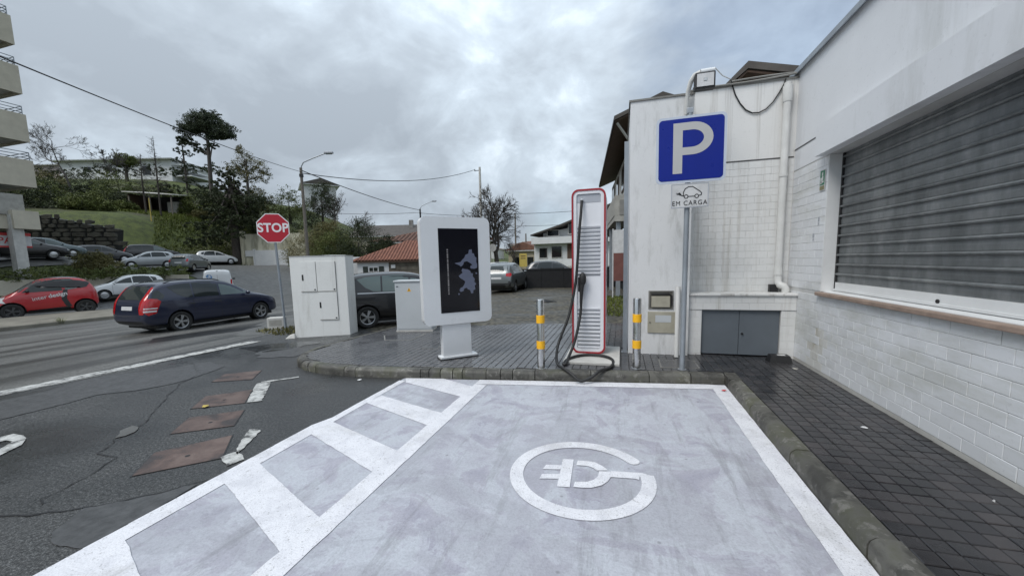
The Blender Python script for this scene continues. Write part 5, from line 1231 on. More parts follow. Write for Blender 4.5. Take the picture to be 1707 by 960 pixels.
# ---- small panel van (length 4.0)
van = dict(key='van', W=.86, r=.31, ra=.36, ww=.19, axles=(-1.25, 1.30), mirror=(.98, 1.12), mirmat='black',
  xs=[-2.0, -1.99, -1.97, -1.93, -1.85, -1.7, -1.4, -1.0, -.5, 0, .3, .55, .8, 1.05, 1.3, 1.6, 1.8, 1.92, 1.98, 2.0],
  top=[(-2.0, 1.40), (-1.99, 1.60), (-1.97, 1.70), (-1.93, 1.765), (-1.85, 1.80), (-1.4, 1.83), (-.2, 1.83), (.2, 1.80), (.45, 1.70), (.9, 1.28), (1.15, 1.10), (1.5, 1.0), (1.8, .86), (1.92, .72), (2.0, .55)],
  bot=[(-2.0, .38), (-1.9, .28), (1.8, .24), (1.95, .28), (2.0, .36)],
  belt=[(-2.0, 1.0), (1.0, 1.02), (1.5, .9), (2.0, .5)], wid=[(-2.0, .90), (-1.97, .955), (-1.85, .985), (-1.4, 1.0), (1.3, 1.0), (1.7, .93), (1.9, .80), (2.0, .6)],
  roofw=[(-2.0, .72), (-1.9, .80), (-1.4, .82), (.2, .80), (.7, .80), (1.3, .84), (2.0, .5)],
  side_glass=[([(.85, 1.10), (.62, 1.38), (.30, 1.60), (.02, 1.62), (.0, 1.10)], 'glass_car')], front_glass=[(-.64, 1.15), (.64, 1.15), (.56, 1.62), (-.56, 1.62)],
  patches=[([(.68, .80), (.77, .80), (.77, 1.15), (.69, 1.15)], 'b', 'tail_light', 'lamp_red'), ([(-.68, .80), (-.77, .80), (-.77, 1.15), (-.69, 1.15)], 'b', 'tail_light', 'lamp_red'), ([(.05, .60), (.50, .60), (.50, .70), (.05, .70)], 'b', 'number_plate', 'plate_white'), ([(-.05, 1.70), (.05, 1.70), (.05, 1.735), (-.05, 1.735)], 'b', 'brake_light', 'black'),
           ([(-.008, .45), (.008, .45), (.008, 1.66), (-.008, 1.66)], 'b', 'door_seam', 'concrete'), ([(.30, 1.20), (.52, 1.22), (.60, 1.38), (.52, 1.50), (.36, 1.48), (.26, 1.36)], 'b', 'round_logo', 'logo_blue'), ([(.33, 1.30), (.50, 1.27), (.53, 1.33), (.42, 1.36), (.48, 1.43), (.40, 1.45), (.34, 1.38)], 'b', 'logo_swirl', 'paint_white'),
           ([(.2, 1.05), (.6, 1.05), (.6, 1.10), (.2, 1.10)], 'b', 'lettering_band', 'paint_white'), ([(.42, .60), (.70, .64), (.68, .80), (.46, .76)], 'f', 'headlight', 'lamp_clear'), ([(-.42, .60), (-.70, .64), (-.68, .80), (-.46, .76)], 'f', 'headlight', 'lamp_clear')], fine=[])
van['patches'] = [(p[0], p[1], p[2], p[3]) if p[2] != 'logo_swirl' else (p[0], p[1], p[2], p[3]) for p in van['patches'] if p[2] != 'lettering_band']
simple('logo_blue', (.10, .22, .42), .4, .1, 6)
def on(x, y): return (x, y, hz(x, y)+.012)
def head(dx, dy): return math.degrees(math.atan2(dy, dx))
# the two passing cars
K = .885; kx, ky = -12.19-.78*K, 9.15
car('estate_car', 'dark blue estate car driving along the street', on(kx, ky), 86.5, wag, 'paint_navy', K*1.03, extra=wag_extra)
car('microcar', 'red two-seater microcar with a black roof and white lettering', on(-24.85, 10.85), 249, mic, 'paint_red', 1.12, 'steel', extra=mic_extra)
car('hatchback', 'white hatchback half hidden behind the dark blue estate car', on(-31.26, 17.35), 250, hat, 'paint_white', 1.0, 'hub')
car('delivery_van', 'white panel van with a round blue logo on its rear door', on(-27.4, 20.4), head(-.80, .60), van, 'paint_white', 1.0, 'hub', cat='van')
car('estate_car', 'black car parked between the white masonry cabinet and the grey cabinet', on(-5.385, 8.91), head(.766, .643), wag, 'paint_black', .81, extra=audi_extra, glass='glass_light')
car('crossover', 'grey crossover parked in the yard by the black fence', on(-6.2, 20.6), 92, suv, 'paint_grey', .98)
# cars on the street up the slope
UP = 'cars parked up the slope'
for nm, lb, px, py, hd_, sp, pt, sc_ in (
   ('hatchback', 'silver hatchback facing left in front of the hedge up the slope', -40.6, 24.3, 245, hat, 'paint_silver', 1.0),
   ('hatchback', 'small grey hatchback seen from behind right of the silver hatchback', -35.3, 24.2, 118, hat, 'paint_grey', .95),
   ('hatchback', 'white hatchback at the right end of the parked row up the slope', -45.0, 33.6, 60, hat, 'paint_white', 1.05),
   ('estate_car', 'black estate car behind the silver hatchback up the slope', -45.4, 27.6, 70, wag, 'paint_black', 1.0),
   ('hatchback', 'dark hatchback beside the bush up the slope', -43.2, 22.6, 68, hat, 'paint_charcoal', 1.0),
   ('estate_car', 'blue-grey car partly hidden by the bush up the slope', -43.6, 19.4, 70, wag, 'paint_bluegrey', .95),
   ('estate_car', 'black car just right of the apartment columns', -41.0, 17.0, 72, wag, 'paint_black', 1.0),
   ('crossover', 'dark crossover behind the apartment columns', -42.6, 14.2, 250, suv, 'paint_charcoal', 1.0)):
    dz = hz(px+.6, py+1)-hz(px-.6, py-1)
    car(nm, lb, on(px, py), hd_, sp, pt, sc_, 'hub', UP, details=False)
# cars behind the black fence
for lb, px, py, sp, pt, hd_ in (('dark crossover seen over the black fence', -4.6, 27.3, suv, 'paint_charcoal', 8), ('grey hatchback at the right behind the black fence', -1.7, 28.2, hat, 'paint_grey', 5), ('white van beside the bare tree beyond the yard', -11.0, 36, van, 'paint_white', 80)):
    car('crossover' if sp is suv else ('hatchback' if sp is hat else 'delivery_van'), lb, on(px, py), hd_, sp, pt, 1.0, 'hub', details=False, cat='van' if sp is van else 'car')
# ================================================================ MEDIAN, FENCE, WALLS, HOUSES, POLES, WIRES
def ribbon(name, line, wd, h, mat, cap='concrete', lift=0):
    """raised strip following a ground line (left side = wd)"""
    mb = MB(); P = [Vector(p) for p in line]; n = len(P)
    for i, p in enumerate(P):
        t = (P[min(i+1, n-1)]-P[max(i-1, 0)]).normalized(); q = Vector((-t.y, t.x))
        for d, z in ((0, -.1), (0, h-.02), (.03, h), (wd-.03, h), (wd, h-.02), (wd, -.1)):
            a = p+q*d; mb.v.append((a.x, a.y, hz(a.x, a.y)+z+lift))
    for i in range(n-1):
        for j in range(5): mb.f.append((i*6+j, i*6+j+1, (i+1)*6+j+1, (i+1)*6+j))
    mb.f += [tuple(range(6)), tuple(range((n-1)*6, n*6))]
    return mb
struct(ribbon('median', [(-19.75, y) for y in range(-8, 14)], 4.1, .14, 'm').build('traffic_median', 'median_surface'))
for i, (x, y) in enumerate(((-19.8, 8.85),)):
    t = thing('weed_tuft', 'weed tuft growing at the near edge of the median', 'weed', (x, y, hz(x, y)+.05)); q = MB(); r_ = random.Random(i)
    for _ in range(60):
        a = r_.uniform(0, 6.28); h = r_.uniform(.1, .28); d = r_.uniform(.03, .2); b = (r_.uniform(-.06, .06), r_.uniform(-.06, .06)); q.add([(b[0]-.012, b[1], 0), (b[0]+.012, b[1], 0), (b[0]+d*math.cos(a), b[1]+d*math.sin(a), h)], [(0, 1, 2)])
    q.build('blades', 'leaf_mid', t)
# low rendered wall beyond the street, holding the planting strip
lw = thing('low_wall', 'low cream wall along the far side of the street behind the white hatchback', 'wall', (-33.3, 18.1, 0))
LW = [(-35.2, 9), (-34.9, 13), (-34.1, 16.3), (-33.2, 18.4), (-32.0, 20.0), (-31.0, 20.9)]
mb = MB()
for (a, b) in zip(LW, LW[1:]):
    d = Vector((b[0]-a[0], b[1]-a[1])).normalized(); nx, ny = -d.y*.28, d.x*.28
    za, zb = hz(*a)-.4, hz(*b)-.4; zt = 1.02
    mb.add([(a[0], a[1], za), (b[0], b[1], zb), (b[0]+nx, b[1]+ny, zb), (a[0]+nx, a[1]+ny, za), (a[0], a[1], zt), (b[0], b[1], zt), (b[0]+nx, b[1]+ny, zt), (a[0]+nx, a[1]+ny, zt)], [(0, 3, 2, 1), (4, 5, 6, 7), (0, 1, 5, 4), (1, 2, 6, 5), (2, 3, 7, 6), (3, 0, 4, 7)])
mb.build('wall', 'render_cream', lw, w=True)
# dry stone retaining wall up the slope, stone by stone
sw = thing('stone_wall', 'dark stone retaining wall on the hillside above the parked cars', 'wall', (-53, 27, 3))
A, B_ = Vector((-58.6, 20.2)), Vector((-49.2, 26.6)); d = (B_-A); L = d.length; d.normalize(); nrm = Vector((d.y, -d.x))
zt = lambda u: 8.5-2.6*u
mb = MB(); mb.add([(A.x, A.y, 2.0), (B_.x, B_.y, 2.0), (B_.x-nrm.x, B_.y-nrm.y, 2.0), (A.x-nrm.x, A.y-nrm.y, 2.0), (A.x, A.y, 8.2), (B_.x, B_.y, 5.6), (B_.x-nrm.x*2, B_.y-nrm.y*2, 5.6), (A.x-nrm.x*2, A.y-nrm.y*2, 8.2)], [(0, 3, 2, 1), (4, 5, 6, 7), (0, 1, 5, 4), (1, 2, 6, 5), (2, 3, 7, 6), (3, 0, 4, 7)])
mb.build('core', 'dark_void', sw, w=True)
r_ = random.Random(8); z = 2.3
while z < 8.6:
    h = r_.uniform(.34, .78); s = -r_.uniform(0, .5)
    while s < L:
        l = r_.uniform(.4, 1.35); u = (s+l/2)/L
        if z+h/2 < zt(u):
            P = [(s+r_.uniform(0, .12), z+r_.uniform(0, .1)), (s+l/2, z-r_.uniform(-.02, .06)), (s+l-r_.uniform(.03, .12), z+r_.uniform(0, .1)), (s+l-r_.uniform(.03, .1), z+h-r_.uniform(.03, .14)), (s+l/2, z+h-r_.uniform(-.03, .05)), (s+r_.uniform(.02, .1), z+h-r_.uniform(.03, .12))]
            o = MB(); dd = r_.uniform(.06, .2); c = Vector((sum(p[0] for p in P)/6, sum(p[1] for p in P)/6))
            f0 = [A+d*p[0]+nrm*.01 for p in P]; f1 = [A+d*(c.x+(p[0]-c.x)*.82)+nrm*dd for p in P]
            o.v = [(q.x, q.y, p[1]) for q, p in zip(f0, P)] + [(q.x, q.y, c.y+(p[1]-c.y)*.82) for q, p in zip(f1, P)]; o.f = [tuple(range(6, 12))]+[(i, (i+1) % 6, 6+(i+1) % 6, 6+i) for i in range(6)]
            o.build('stone', 'stone_dark', sw, w=True)
        s += l+.02
    z += h+.0
# cream stained wall with a white gate box, behind the stop sign
cw = thing('stained_wall', 'tall cream garden wall streaked with dark stains behind the stop sign', 'wall', (-41, 36.5, 1.6))
A, B_ = Vector((-43.6, 35.9)), Vector((-36.5, 37.9)); d = (B_-A).normalized(); nrm = Vector((d.y, -d.x))
def wbox(m_, s0, s1, n0, n1, z0, z1):
    P = [A+d*s0+nrm*n0, A+d*s1+nrm*n0, A+d*s1+nrm*n1, A+d*s0+nrm*n1]
    return m_.add([(p.x, p.y, z0) for p in P]+[(p.x, p.y, z1) for p in P], [(0, 3, 2, 1), (4, 5, 6, 7), (0, 1, 5, 4), (1, 2, 6, 5), (2, 3, 7, 6), (3, 0, 4, 7)])
wbox(MB(), 0, 7.4, -.3, 0, .9, 5.35).build('wall', 'cream_stained', cw, w=True)
wbox(MB(), -.25, .15, -.35, .1, .9, 5.7).build('pillar', 'cream_stained', cw, w=True)
wbox(MB(), 1.4, 5.2, .02, .25, 1.4, 3.4).build('gate_panel', 'render_white', cw, w=True); wbox(MB(), .25, 1.2, .02, .12, 2.7, 3.4).build('letter_panel', 'render_white', cw, w=True)
for s0 in (1.35, 5.25): wbox(MB(), s0-.08, s0+.08, .0, .3, 1.4, 3.55).build('gate_post', 'render_white', cw, w=True)

# ---- black fence at the end of the yard
bf = thing('black_fence', 'black sheet fence closing the far end of the cobbled yard', 'fence', (-3, 23.1, hz(-3, 23.1)))
A, B_ = Vector((-8.5, 21.7)), Vector((.6, 23.7)); d = (B_-A); L = d.length; d.normalize(); nrm = Vector((d.y, -d.x)); n = 7
for i in range(n):
    wbox(MB(), L*i/n+.01, L*(i+1)/n-.01, 0, .03, hz(-3, 23)-.05, .98+.02*(i % 2)).build('panel', 'fence_black', bf, w=True)
for i in range(n+1): wbox(MB(), L*i/n-.03, L*i/n+.03, -.06, -.002, hz(-3, 23)-.1, 1.03).build('post', 'fence_black', bf, w=True)
wbox(MB(), 0, L, .031, .06, .90, .95).build('top_rail', 'fence_black', bf, w=True)
sc_ = tag(MB().add([(-3.2, 14.1, -.06), (-2.6, 14.3, -.06), (-2.3, 14.2, -.06), (-2.7, 14.0, -.06), (-2.75, 14.12, .03), (-3.0, 14.15, .02)], [(0, 1, 5), (1, 2, 4, 5), (2, 3, 4), (3, 0, 5, 4), (0, 3, 2, 1)]).build('debris', 'black'), 'black scrap lying on the cobbles of the yard', 'debris')

# ---- buildings with windows
def house(name, label, loc, rz, sx, sy, h, wall, roof, rh=1.6, over=.4, hip=True, wins=(), base=-2.0, ridge='x', tiles=0, fascia='render_white', chim=None, cat='house'):
    """local x along the front, front face at y=0 looking to -y"""
    t = thing(name, label, cat, loc, R(rz))
    MB().box(0, 0, base, sx, sy, h).build('wall', wall, t)
    o = over
    E_ = [(-o, -o, h), (sx+o, -o, h), (sx+o, sy+o, h), (-o, sy+o, h)]
    MB().box(-o+.04, -o+.04, h-.16, sx+o-.04, sy+o-.04, h-.003).build('eaves', fascia, t)
    if hip:
        if sx >= sy: rd = [(sy/2, sy/2, h+rh), (sx-sy/2, sy/2, h+rh)] if sx > sy+.1 else [(sx/2, sy/2, h+rh)]
        else: rd = [(sx/2, sx/2, h+rh), (sx/2, sy-sx/2, h+rh)]
    else: rd = [(-o, sy/2, h+rh), (sx+o, sy/2, h+rh)] if ridge == 'x' else [(sx/2, -o, h+rh), (sx/2, sy+o, h+rh)]
    if len(rd) == 1: rf = [(0, 1, 4), (1, 2, 4), (2, 3, 4), (3, 0, 4)]
    elif hip: rf = [(0, 1, 5, 4), (1, 2, 5), (2, 3, 4, 5), (3, 0, 4)] if sx >= sy else [(0, 1, 4), (1, 2, 5, 4), (2, 3, 5), (3, 0, 4, 5)]
    else: rf = [(0, 1, 5, 4), (1, 2, 5), (2, 3, 4, 5), (3, 0, 4)] if ridge == 'x' else [(0, 1, 4), (1, 2, 5, 4), (2, 3, 5), (3, 0, 4, 5)]
    ro = MB().add(E_+rd, rf+[(0, 3, 2, 1)]).build('roof', roof, t)
    if tiles:
        tl_ = MB()          # half-round tile rows following each slope
        pts = [Vector(p) for p in E_+rd]
        for f in rf:
            q = [pts[i] for i in f]; e0, e1 = q[0], q[1]; ex = (e1-e0); Lx = ex.length; ex.normalize(); nn_ = (q[1]-q[0]).cross(q[2]-q[0]).normalized()
            if nn_.z < 0: nn_ = -nn_
            up = nn_.cross(ex).normalized(); up = up if up.z > 0 else -up
            poly = [((p-e0).dot(ex), (p-e0).dot(up)) for p in q]
            k_ = int(Lx/tiles)
            for i in range(k_):
                s = (i+.5)*Lx/k_; top_ = 0
                for (x0, y0), (x1, y1) in zip(poly, poly[1:]+poly[:1]):
                    if min(x0, x1) <= s <= max(x0, x1) and abs(x1-x0) > 1e-6: top_ = max(top_, y0+(y1-y0)*(s-x0)/(x1-x0))
                if top_ > .15: tl_.tube([e0+ex*s+nn_*.0, e0+ex*s+up*top_], tiles*.36, 5, cap=False)
        o2 = tl_.build('tile_rows', roof, t); tag(o2, kind='stuff')
    for (x0, z0, x1, z1, kind_) in wins:
        w_ = MB().box(x0-.07, -.06, z0-.07, x1+.07, -.005, z1+.07).build('window', 'render_white' if kind_ != 'dark' else wall, t); MB().box(x0, -.07, z0, x1, -.061, z1).build('pane', 'glass_dark', w_)
        if kind_ == 'shutter':
            for a, b in ((x0-.42, x0-.08), (x1+.08, x1+.42)): MB().box(a, -.09, z0-.05, b, -.062, z1+.05).build('shutter_leaf', 'shutter_dark', w_)
            MB().box((x0+x1)/2-.02, -.085, z0, (x0+x1)/2+.02, -.071, z1).box(x0, -.085, (z0+z1)/2-.02, x1, -.071, (z0+z1)/2+.02).build('glazing_bar', 'render_white', w_)
    if chim: MB().bbox(chim[0]-.3, chim[1]-.3, h, chim[0]+.3, chim[1]+.3, chim[2], .02).build('chimney', 'concrete_dirty', ro)
    return t
# stone cottage with a red tiled hip roof
def hdg(a, b): return math.degrees(math.atan2(b[1]-a[1], b[0]-a[0]))
cot = house('stone_cottage', 'small stone cottage with a red tiled hip roof beyond the yard', (-21.0, 27.2, -1.0), 18, 8.0, 7.0, 2.75, 'stone', 'roof_red', 1.75, .35, True, (), tiles=.26, fascia='brown_wood', base=-1)
MB().box(.0, -.045, -1, 2.55, -.003, 2.58).build('white_wall', 'render_white', cot)
w_ = MB().box(.88, -.075, 1.45, 1.72, -.046, 2.25).build('window', 'render_white', cot); MB().box(.96, -.085, 1.52, 1.64, -.076, 2.18).build('pane', 'glass_dark', w_); MB().box(1.28, -.10, 1.52, 1.32, -.086, 2.18).box(.96, -.095, 1.83, 1.64, -.0862, 1.87).build('glazing_bar', 'render_white', w_)
for a, b in ((.45, .85), (1.75, 2.15)): MB().box(a, -.10, 1.42, b, -.047, 2.28).build('shutter_leaf', 'shutter_dark', w_)
r_ = random.Random(4); z = -.6
while z < 2.5:
    x = 2.58 if int(z*10) % 2 else 2.58; h = .36
    while x < 7.9:
        l = r_.uniform(.5, .95); MB().bbox(x, -.03, z+.015, min(x+l-.02, 7.99), -.002, z+h-.015, .012).build('stone_block', 'stone', cot); x += l
    z += h
MB().bbox(2.75, -.11, 2.1, 3.1, -.032, 2.4, .02).build('meter_box', 'render_white', cot); MB().bbox(5.2, -.09, 1.6, 5.4, -.032, 1.9, .01).build('wall_lamp', 'render_white', cot)
MB().bbox(-.9, 1.0, -.5, -.2, 1.7, 3.1, .03).build('chimney', 'render_white', cot)
house('red_roof_house', 'cream house with a brownish red roof behind the stone cottage', (-27.2, 38.5, -.4), 17, 13, 9, 4.3, 'render_cream', 'roof_brown', 1.45, .5, True, (), tiles=.5)
dr = house('dark_roof_house', 'long house with a dark mossy roof and chimney behind the red roofs', (-39.5, 50.5, 1.5), 16, 11.2, 9, 4.2, 'render_cream', 'roof_dark', 2.0, .5, False, [(2, 1.2, 3.2, 2.6, 'dark'), (6, 1.2, 7.2, 2.6, 'dark')], chim=(8.2, 3.2, 6.8))
# white house on the hill above the lamp post
house('hill_house', 'white house with a pitched roof among the trees on the hill', (-66.9, 70.6, 14), 47, 6.4, 8, 5.2, 'render_white', 'roof_dark', 1.3, .8, False, [(1.2, 1.2, 2.2, 2.6, 'dark'), (3.9, 1.2, 4.9, 2.6, 'dark'), (3.7, 3.4, 4.9, 4.6, 'dark')], ridge='y', base=-6)
# long white house at the top of the hill
wl_h = house('hilltop_house', 'long low white house with a reddish roof line on top of the hill', (-132, 63, 23.3), 16.5, 27, 12, 4.7, 'render_white', 'roof_brown', 1.0, 1.2, True, [(6, 2.1, 7.6, 3.2, 'dark'), (11, 2.1, 12.4, 3.2, 'dark'), (20, 1.0, 22, 3.2, 'dark')], base=-4)
for i in range(3): MB().box(27.3, .3, .6+1.35*i, 31.5-1.1*i, 8, .85+1.35*i).build('terrace_slab', 'render_white', wl_h)
house('hilltop_house', 'distant pale house at the far left of the hilltop', (-172, 62, 24), 14, 30, 12, 5.6, 'render_pink', 'roof_dark', 1.0, .8, True, [(8, 2, 10, 3.6, 'dark'), (16, 2, 18, 3.6, 'dark')], base=-6)
# lean-to shed on the terrace
sd_ = thing('shed', 'open lean-to shed with a pale sheet roof on the hillside', 'shed', (-66.4, 39.2, hz(-66.4, 39.2)), R(15))
MB().add([(-.4, -1.6, 2.35), (6.6, -1.6, 1.75), (6.6, 2.6, 2.2), (-.4, 2.6, 2.9), (-.4, -1.6, 2.45), (6.6, -1.6, 1.85), (6.6, 2.6, 2.3), (-.4, 2.6, 3.0)], [(0, 3, 2, 1), (4, 5, 6, 7), (0, 1, 5, 4), (1, 2, 6, 5), (2, 3, 7, 6), (3, 0, 4, 7)]).build('sheet_roof', 'concrete_pale', sd_)
MB().box(0, 2.3, -1.2, 6.2, 2.45, 2.2).build('back_wall', 'dark_void', sd_); MB().box(0, -1.2, -1.5, .12, 2.29, 2.2).build('side_wall', 'brown_wood', sd_)
for x in (.2, 3.1, 6.1): MB().box(x, -1.35, -1.8, x+.13, -1.22, 1.8).build('post', 'wood_pole', sd_)
MB().box(4.2, .2, -1, 5.6, 1.2, 1.1).build('stored_crate', 'concrete', sd_)
# ---- apartment block at the left edge
ap = thing('apartment_block', 'beige apartment block with balconies cut by the left edge of the picture', 'apartment block', (-37, 10, 0))
MB().box(-60, -12, 4.2, -39.4, 13.2, 25).build('wall', 'render_cream', ap, w=True)
MB().box(-60, -12, -1, -44, 11.5, 4.19).build('recessed_shop_wall', 'dark_void', ap, w=True)
FL = [6.75, 9.5, 12.35, 15.2, 18.0, 20.8]
for i, z in enumerate(FL):
    MB().box(-39.39, -12, z+.02, -35.75, 15.4, z+.2).build('balcony_slab', 'concrete_pale', ap, w=True)
    MB().box(-35.72, -12, z-.02, -35.5, 15.78, z+1.62).box(-39.3, 15.56, z-.02, -35.721, 15.78, z+1.62).build('balcony_parapet', 'render_cream', ap, w=True)
    for dz in (.12, .30, .48): MB().tube([(-35.6, -8, z+1.62+dz), (-35.6, 15.68, z+1.62+dz), (-38.9, 15.68, z+1.62+dz)], .025, 5).build('rail', 'pole_grey', ap, w=True)
    for y in (15.68, 13.6, 11.5, 9.4, 7.3): MB().tube([(-35.6, y, z+1.60), (-35.6, y, z+2.12)], .025, 5).build('rail_post', 'pole_grey', ap, w=True)
    MB().box(-36.75, 13.6, z+.21, -36.2, 14.2, z+2.8 if i < 5 else z+2.6).build('column', 'render_cream', ap, w=True)
    for y in (2, 7, 10.5):
        w_ = MB().box(-39.39, y, z+.3, -39.33, y+1.8, z+2.5).build('window', 'brown_wood', ap, w=True); MB().box(-39.329, y+.1, z+.4, -39.31, y+1.7, z+2.4).build('pane', 'glass_dark', w_, w=False); w_.children[0].location = (-ap.location.x, -ap.location.y, 0)
MB().box(-40, -12, 4.95, -35.5, 15.1, 6.2).build('lower_fascia', 'concrete', ap, w=True)
MB().box(-39, -12, 4.1, -35.6, 14.9, 4.94).box(-35.6, 14.4, 4.1, -35.1, 15.5, 5.2).build('canopy', 'render_cream', ap, w=True)
for y, x in ((14.6, -35.3), (12.2, -34.6)):
    MB().box(x-.55, y-.25, -.5, x, y+.25, 4.95).build('pillar', 'concrete_pale', ap, w=True)
MB().box(-36.2, 12.75, 3.0, -36.05, 15.4, 3.9).build('shop_sign', 'plate_white', ap, w=True)
MB().box(-36.045, 12.75, 3.72, -36.03, 15.4, 3.9).box(-36.045, 12.75, 3.0, -36.03, 15.4, 3.1).build('sign_band', 'poster_red', ap, w=True)
Ml = Matrix.Translation((-36.04-ap.location.x, 13.9-ap.location.y, 3.41)) @ Matrix(((0, 0, 1, 0), (1, 0, 0, 0), (0, 1, 0, 0), (0, 0, 0, 1)))
text_part('DE PA', .52, 'poster_red', ap, Ml, offset=.006, sx=1.0)
# ---- white terrace house across the yard and far buildings
th = thing('terrace_house', 'white two-storey house with a sloping roof beyond the black fence', 'house', (-12.0, 54, -.4), R(-5))
MB().box(0, 0, -1, 11, 9, 5.0).build('wall', 'render_white', th); MB().prism([(1.2, 5.0), (11, 5.0), (11, 7.3), (4.2, 6.1), (1.2, 5.6)], 0.6, 9, 'y').build('upper_wall', 'render_white', th)
MB().prism([(-.3, 5.25), (4.2, 6.45), (11.6, 9.1), (11.6, 9.3), (4.0, 6.65), (-.3, 5.42)], -.8, 9.5, 'y').build('roof', 'roof_dark', th)
for x0, x1, z0, z1 in ((.8, 1.9, 2.2, 3.5), (2.6, 4.0, 2.2, 3.7), (4.8, 6.9, 2.0, 4.0), (7.6, 8.8, 2.2, 3.5), (2.0, 3.6, 5.2, 5.9), (5.0, 6.8, 5.4, 7.0)):
    w_ = MB().box(x0-.08, -.09, z0-.08, x1+.08, -.01, z1+.08).build('window', 'concrete_pale', th); MB().box(x0, -.1, z0, x1, -.091, z1).build('pane', 'brown_wood' if x1-x0 > 1.8 else 'glass_dark', w_)
MB().box(-.1, -1.0, 4.1, 11, -.011, 5.0).build('balcony', 'render_white', th); MB().box(4.5, -1.2, 1.0, 11, -.8, 1.95).build('balcony', 'render_white', th)
house('yellow_house', 'low yellowish house left of the white terrace house', (-17.6, 60, -.3), -4, 5.2, 8, 3.4, 'render_tan', 'roof_brown', 1.3, .5, False, [(1.0, 1.0, 2.0, 2.3, 'dark'), (3.2, 1.0, 4.2, 2.3, 'dark')], ridge='y')
house('grey_house', 'grey house side between the yellow house and the terrace house', (-13.9, 63, -.3), -4, 4.6, 8, 4.2, 'concrete_pale', 'roof_dark', 1.4, .4, False, (), ridge='y')
for i, (x, y, sx, h, m_, lb) in enumerate(((-34, 118, 12, 6.4, 'render_tan', 'distant tan block left of the bare street tree'), (-24, 126, 10, 8.8, 'render_cream', 'distant cream block above the yellow sign'), (-46, 112, 9, 5.2, 'render_white', 'distant white house behind the totem'), (-14, 132, 9, 7.2, 'render_white', 'distant white block behind the terrace house'))):
    house('far_block', lb, (x, y, 0), 0, sx, 9, h, m_, 'roof_brown', 1.2, .4, True, [(a, b, a+1.1, b+1.4, 'dark') for a in (1.2, 4.0, 6.6) for b in (1.2, 4.0) if b+1.6 < h and a+1.2 < sx], base=-2)
ys = thing('yellow_sign', 'yellow roadside sign on two legs beyond the black fence', 'sign', (-11.6, 43, hz(-11.6, 43)), R(-5))
MB().box(.3, -.04, 1.0, 1.2, .04, 2.5).build('panel', 'poster_yellow', ys)
for z in (1.9, 2.15): MB().box(.45, -.045, z, 1.05, -.041, z+.1).build('print_line', 'brown_wood', ys)
for x in (.35, 1.08): MB().box(x, .041, -.1, x+.07, .1, 2.4).build('leg', 'pole_grey', ys)
rs = tag(MB().prism([(0+.45*math.cos(R(t)), 3.0+.45*math.sin(R(t))) for t in range(0, 360, 24)], 42.0, 42.05, 'y').tube([(0, 42.1, -.2), (0, 42.1, 3.2)], .04, 6).build('round_sign', 'concrete_pale'), 'round roadside sign in front of the bare street tree', 'sign'); rs.location = (-14.2, 0, 0)

# ---- poles, lamps, wires
def lamp_post(label, x, y, h, arm, hd_, r0=.15, mat='wood_pole', zb=None):
    z = hz(x, y) if zb is None else zb; t = thing('street_lamp', label, 'street lamp', (x, y, z), R(hd_))
    MB().tube([(0, 0, -.3), (0, 0, h)], [r0, r0*.72], 10).build('pole', mat, t, smooth=40)
    MB().tube([(0, 0, h-.5), (.05, 0, h+.1), (.25, 0, h+.42), (arm*.5, 0, h+.75), (arm, 0, h+1.12)], .045, 8).build('arm', 'pole_grey', t, smooth=40)
    MB().bbox(arm-.1, -.14, h+1.08, arm+.62, .14, h+1.24, .05).build('lamp_head', 'charger_grey', t); MB().box(arm, -.1, h+1.04, arm+.5, .1, h+1.079).build('lens', 'glass_light', t)
    MB().box(-.12, -.12, h-.75, .12, .12, h-.5).build('bracket', 'dark_void', t)
    return t
lamp_post('street lamp on a tall concrete pole behind the stop sign', -25.71, 26.95, 9.9, 2.15, 16)
lamp_post('distant street lamp above the red roofs left of the totem', -30.4, 55.1, 9.3, 2.0, 16, .16, 'dark_void')
def pole(label, x, y, h, r, mat='wood_pole', cross=False):
    t = thing('utility_pole', label, 'pole', (x, y, hz(x, y))); MB().tube([(0, 0, -.3), (0, 0, h)], [r, r*.7], 8).build('pole', mat, t, smooth=40)
    if cross: MB().box(-.9, -.06, h-.55, .2, .06, h-.43).build('cross_arm', 'pole_grey', t); MB().lathe([(.05, h-.42), (.06, h-.3), (.03, h-.22)], 8, 'z', (-.8, 0, 0)).build('insulator', 'concrete_dirty', t)
pole('tall pale concrete pole behind the totem', -21.43, 58.2, 16.2, .26, 'concrete_pale', True)
pole('thin grey utility pole right of the bare street tree', -16.9, 62, 9.4, .17)
pole('short dark pole beside the thin utility pole', -14.9, 61, 6.0, .15)
pole('thin yellow marker post on the grass bank', -54.6, 33.5, 2.6, .06, 'poster_yellow')
def wire(label, a, b, sag, r=.025, n=18):
    a, b = Vector(a), Vector(b); pts = [a.lerp(b, i/n)-Vector((0, 0, sag*4*(i/n)*(1-i/n))) for i in range(n+1)]
    tag(MB().tube(pts, r, 5).build('overhead_wire', 'dark_void'), label, 'wire', 'overhead wires')
wire('thick overhead wire from the upper left to the nearer street lamp', (-7.5, -3.5, 5.2), (-25.71, 26.95, 9.22), .35, .018)
wire('overhead wire dropping from the nearer street lamp to the distant one', (-25.71, 26.95, 9.35), (-30.4, 55.1, 9.65), .35, .04)
wire('overhead wire from the nearer street lamp to the tall pale pole', (-25.6, 27.0, 9.1), (-22.2, 58.2, 15.75), 1.1, .035)
wire('faint overhead wire from the distant street lamp to the left', (-44, 51, 9.5), (-30.4, 55.1, 9.3), .2, .03)
wire('overhead wire right of the thin utility pole', (-16.9, 62, 9.1), (3, 70, 10.6), .35, .035); wire('lower overhead wire right of the thin utility pole', (-16.9, 62, 7.1), (3, 70, 8.2), .3, .03)
